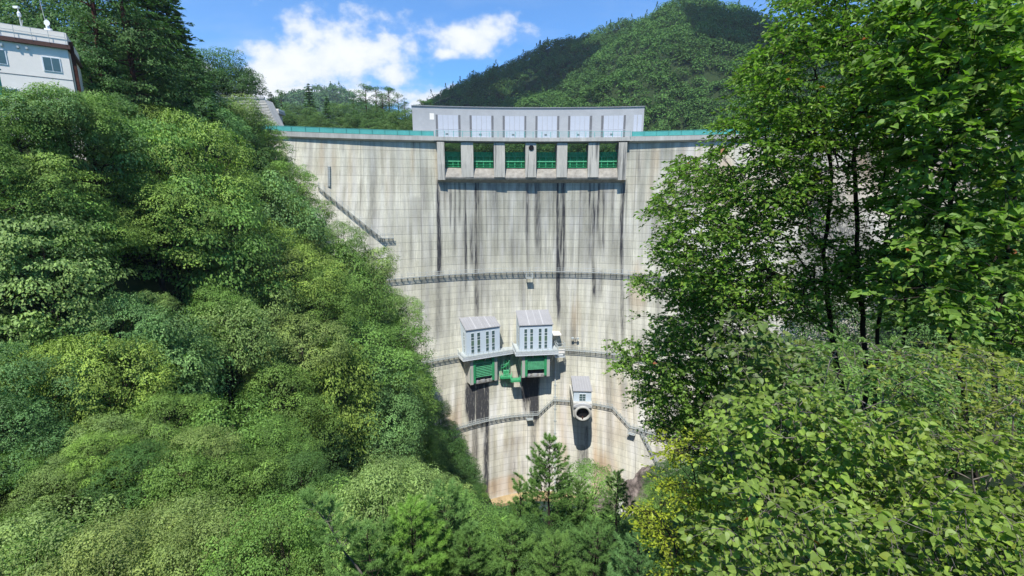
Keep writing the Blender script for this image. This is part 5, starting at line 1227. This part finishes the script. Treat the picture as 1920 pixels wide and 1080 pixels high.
F2 = [(1490, 720), (1540, 650), (1600, 630), (1680, 640), (1760, 660), (1770, 760), (1640, 800), (1520, 800)]
leafy('walnut_sapling', [stem([(1620, 1150), (1600, 950), (1590, 790), (1620, 700)], [4.6] * 4)], sample_poly(nr, F2, 105, 3.9, 5.2), .085, .44, 15, .38, (.17, .28, .07), 'sapling with long feather-like rows of bright leaflets above the hazels', 'sapling', kind='simple', bark='barkpale', seed=37, rmax=.018, rtip=.0028, compound=True, droop=.25, up=1.3)
F3 = [(1640, 700), (1700, 655), (1780, 640), (1880, 670), (1980, 700), (1980, 900), (1850, 860), (1700, 800)]
leafy('yellow_maple', [stem([(1800, 1150), (1790, 950), (1800, 800), (1760, 690)], [5] * 4), stem([(1850, 1150), (1870, 930), (1900, 780)], [4.8] * 3)], sample_poly(nr, F3, 230, 4.3, 5.8), .085, .95, 10, .3, (.24, .30, .055), 'yellow-green maple sapling at the right edge, brightest of the near leaves', 'sapling', kind='maple', bark='barkpale', seed=38, rmax=.02, rtip=.0028, droop=.3)
for k, (poly, n, d0, d1, col, st, lab) in enumerate([
    ([(1330, 780), (1440, 720), (1560, 740), (1640, 820), (1620, 960), (1480, 960), (1360, 900)], 200, 3.7, 5.2, (.215, .315, .058), [[(1560, 1250), (1540, 1000), (1500, 850), (1450, 760)], [(1500, 1250), (1450, 1000), (1400, 860)]], 'olive hazel shrub in the middle of the near thicket'),
    ([(1600, 800), (1700, 760), (1850, 800), (1980, 850), (1980, 1000), (1700, 980), (1600, 930)], 200, 3.6, 5.0, (.22, .31, .055), [[(1700, 1250), (1690, 1000), (1630, 800), (1610, 720)], [(1850, 1250), (1830, 1000), (1820, 850)]], 'green hazel shrub with a tall bare pale stem, right of the thicket'),
    ([(1330, 950), (1400, 900), (1560, 920), (1640, 1000), (1640, 1130), (1330, 1130)], 170, 3.1, 4.3, (.225, .32, .065), [[(1600, 1300), (1520, 1100), (1440, 960)], [(1560, 1300), (1500, 1080), (1560, 960)]], 'olive hazel shrub at the bottom edge, lower left of the thicket'),
    ([(1640, 960), (1760, 920), (1980, 960), (1980, 1130), (1620, 1130)], 190, 3.0, 4.2, (.20, .295, .05), [[(1760, 1300), (1760, 1080), (1740, 940)], [(1900, 1300), (1880, 1100), (1900, 960)]], 'green hazel shrub in the lower right corner of the photo')]):
    leafy('hazel_shrub', [stem(s, (d0 + d1) / 2) for s in st], sample_poly(nr, poly, int(n * 1.35), d0, d1, gaps(260 + k, 50, .3)), .078, .84, 12, .28, col, lab, 'shrub', seed=40 + k, rmax=.018, rtip=.0026, droop=.38, group='hazel shrubs', **HZ)

# ---- foreground pines: needle tufts on upswept branches
def near_pine(px, py, Y, H, R, seed, label, lean=(0, 0), dens=1.0, name='pine_tree', sag=.55, col=(0.164, 0.292, 0.072), needle=.13, bare=.0, tilt=None):
    rs = np.random.RandomState(seed); top = at(px, py, Y); base = top - UP * H + Vector((lean[0], lean[1], 0)); t = empty(name, base, 0, label, 'tree', 'young pines in front of the dam')
    mb = MB(); path = [base.lerp(top, f) + Vector((rs.normal(0, .03), rs.normal(0, .03), 0)) for f in np.linspace(0, 1, 8)]; mb.tube(path, list(np.linspace(.022 * H * .6, .006, 8)), 6)
    tufts = []; z = bare
    def tree_pt(f):
        f = min(max(f, 0), 1) * 7; i = min(int(f), 6); return path[i].lerp(path[i + 1], f - i)
    while z < .985:
        L0 = R * (1 - z) ** .62 * rs.uniform(.85, 1.1); n = rs.randint(4, 7); a0 = rs.rand() * 6.28
        for k in range(n):
            a = a0 + k * 6.28 / n + rs.normal(0, .2); L = L0 * rs.uniform(.6, 1.15) + .08; d = Vector((math.cos(a), math.sin(a), 0)); p0 = tree_pt(z); el = rs.uniform(.25, .6)
            pts = [p0 + d * (L * f) + UP * (L * (el * f + sag * f * f * .6)) for f in np.linspace(0, 1, 6)]; mb.tube(pts, [.006 + .010 * L / R, .010, .008, .007, .006, .004], 4, False)
            m = max(3, int(L / .10 * dens))
            for j in range(m):
                f = 1 - (j / m) * .72; q = pts[0].lerp(pts[-1], f); i = min(int(f * 5), 4); q = pts[i].lerp(pts[i + 1], f * 5 - i); sd = d.cross(UP) * rs.choice([-1, 1]); sl = L * .30 * (1.15 - f) + .07
                e = q + (sd * rs.uniform(.4, 1) + d * .6 + UP * rs.uniform(.2, .8)).normalized() * sl * rs.uniform(.6, 1.2); mb.tube([q, e], [.004, .003], 3, False); tufts.append((e, (e - q).normalized())); tufts.append((q.lerp(e, .5), (e - q).normalized()))
            tufts.append((pts[-1], (pts[-1] - pts[-2]).normalized()))
        z += max(.028, .30 / H) * rs.uniform(.8, 1.2)
    for k in range(4): tufts.append((top + UP * (.05 - k * .07), UP))
    part(mb, 'trunk', M['barkpale' if bare or tilt else 'bark'], t, True)
    C = np.array([tuple(a) for a, b in tufts]); D = np.array([tuple(b) for a, b in tufts]); nb = 40; n = len(C); ii = np.repeat(np.arange(n), nb); m = len(ii)
    dirs = nrm(D[ii] * .95 + rs.normal(0, .55, (m, 3))); st_ = C[ii] - D[ii] * rs.uniform(0, .09, m)[:, None]; ln = needle * rs.uniform(.7, 1.1, m)[:, None]; s = nrm(np.cross(dirs, rs.normal(0, 1, (m, 3)))) * .0062
    V = np.stack([st_ - s, st_ + s, st_ + dirs * ln], 1).reshape(-1, 3); o = np_mesh('needles', V, np.arange(m * 3).reshape(-1, 3), M['needle'], None, {'tone': ('FACE', np.clip(.35 + rs.normal(0, .1, n)[ii] + rs.normal(0, .14, m), 0, 1))}); o.color = (*col, 1); under(o, t)
    return t
near_pine(1030, 822, 17, 6.5, 2.0, 1, 'upright young pine standing before the middle of the dam foot', col=(0.150, 0.281, 0.068), dens=1.1)
near_pine(1085, 905, 18, 5, 1.3, 2, 'bushy young pine just right of the tallest upright pine', col=(0.137, 0.243, 0.061))
near_pine(975, 905, 15.5, 4, .7, 4, 'smallest thin pine top between the water and the upright pine', dens=.7)
near_pine(1160, 888, 15, 5, 1.0, 5, 'sparse spindly young pine in front of the concrete apron', dens=.6, col=(0.137, 0.243, 0.068))
near_pine(832, 912, 11.5, 4.5, 1.3, 6, 'dense blue-green pine left of the dam foot, nearest of the big pines', col=(0.177, 0.329, 0.095), needle=.15, dens=1.2)
near_pine(770, 950, 10.5, 4.2, 1.5, 7, 'broad bushy pine at the bottom middle of the photo', col=(0.231, 0.424, 0.078), needle=.14, dens=1.2)
near_pine(690, 985, 9.8, 3.8, 1.4, 8, 'low bushy pine right of the leaning bare-stemmed pine', col=(0.169, 0.311, 0.082), needle=.14, dens=1.2)
near_pine(575, 935, 9.5, 2.6, .75, 9, 'leaning pine with a bare pale stem at the bottom left of centre', lean=(1.5, 0), bare=.5, col=(0.191, 0.351, 0.102), needle=.14, dens=1.1)
near_pine(880, 1010, 11, 4, 1.5, 10, 'bushy pine at the bottom edge below the dam foot', col=(0.157, 0.292, 0.072), dens=1.1)
near_pine(960, 985, 13, 4.5, 1.5, 11, 'soft green pine below the water pool', col=(0.177, 0.316, 0.078)); near_pine(1120, 985, 12.5, 4.5, 1.6, 12, 'bushy pine below the sparse spindly pine', col=(0.150, 0.281, 0.078)); near_pine(1040, 1010, 11.5, 4.2, 1.5, 13, 'low pine directly below the upright young pine', col=(0.164, 0.292, 0.072))
near_pine(1200, 1010, 10.5, 4.2, 1.3, 14, 'blue-green pine at the bottom edge left of the yellow shrub', col=(0.157, 0.305, 0.102))

# ---- summer air: an even haze between the valley and the far hills
def haze():
    m = bpy.data.materials.new('haze'); m.use_nodes = True; t = NT(m.node_tree)
    v = t.n('VolumePrincipled'); v.inputs['Color'].default_value = (.80, .88, 1.0, 1); v.inputs['Density'].default_value = .00013; v.inputs['Anisotropy'].default_value = .2
    o = t.n('OutputMaterial'); t.l(v.outputs[0], o.inputs['Volume'])
    b = MB(); b.box((100, 620, 230), (2300, 1480, 660)); tag(b.build('haze', m), kind='stuff')
haze()
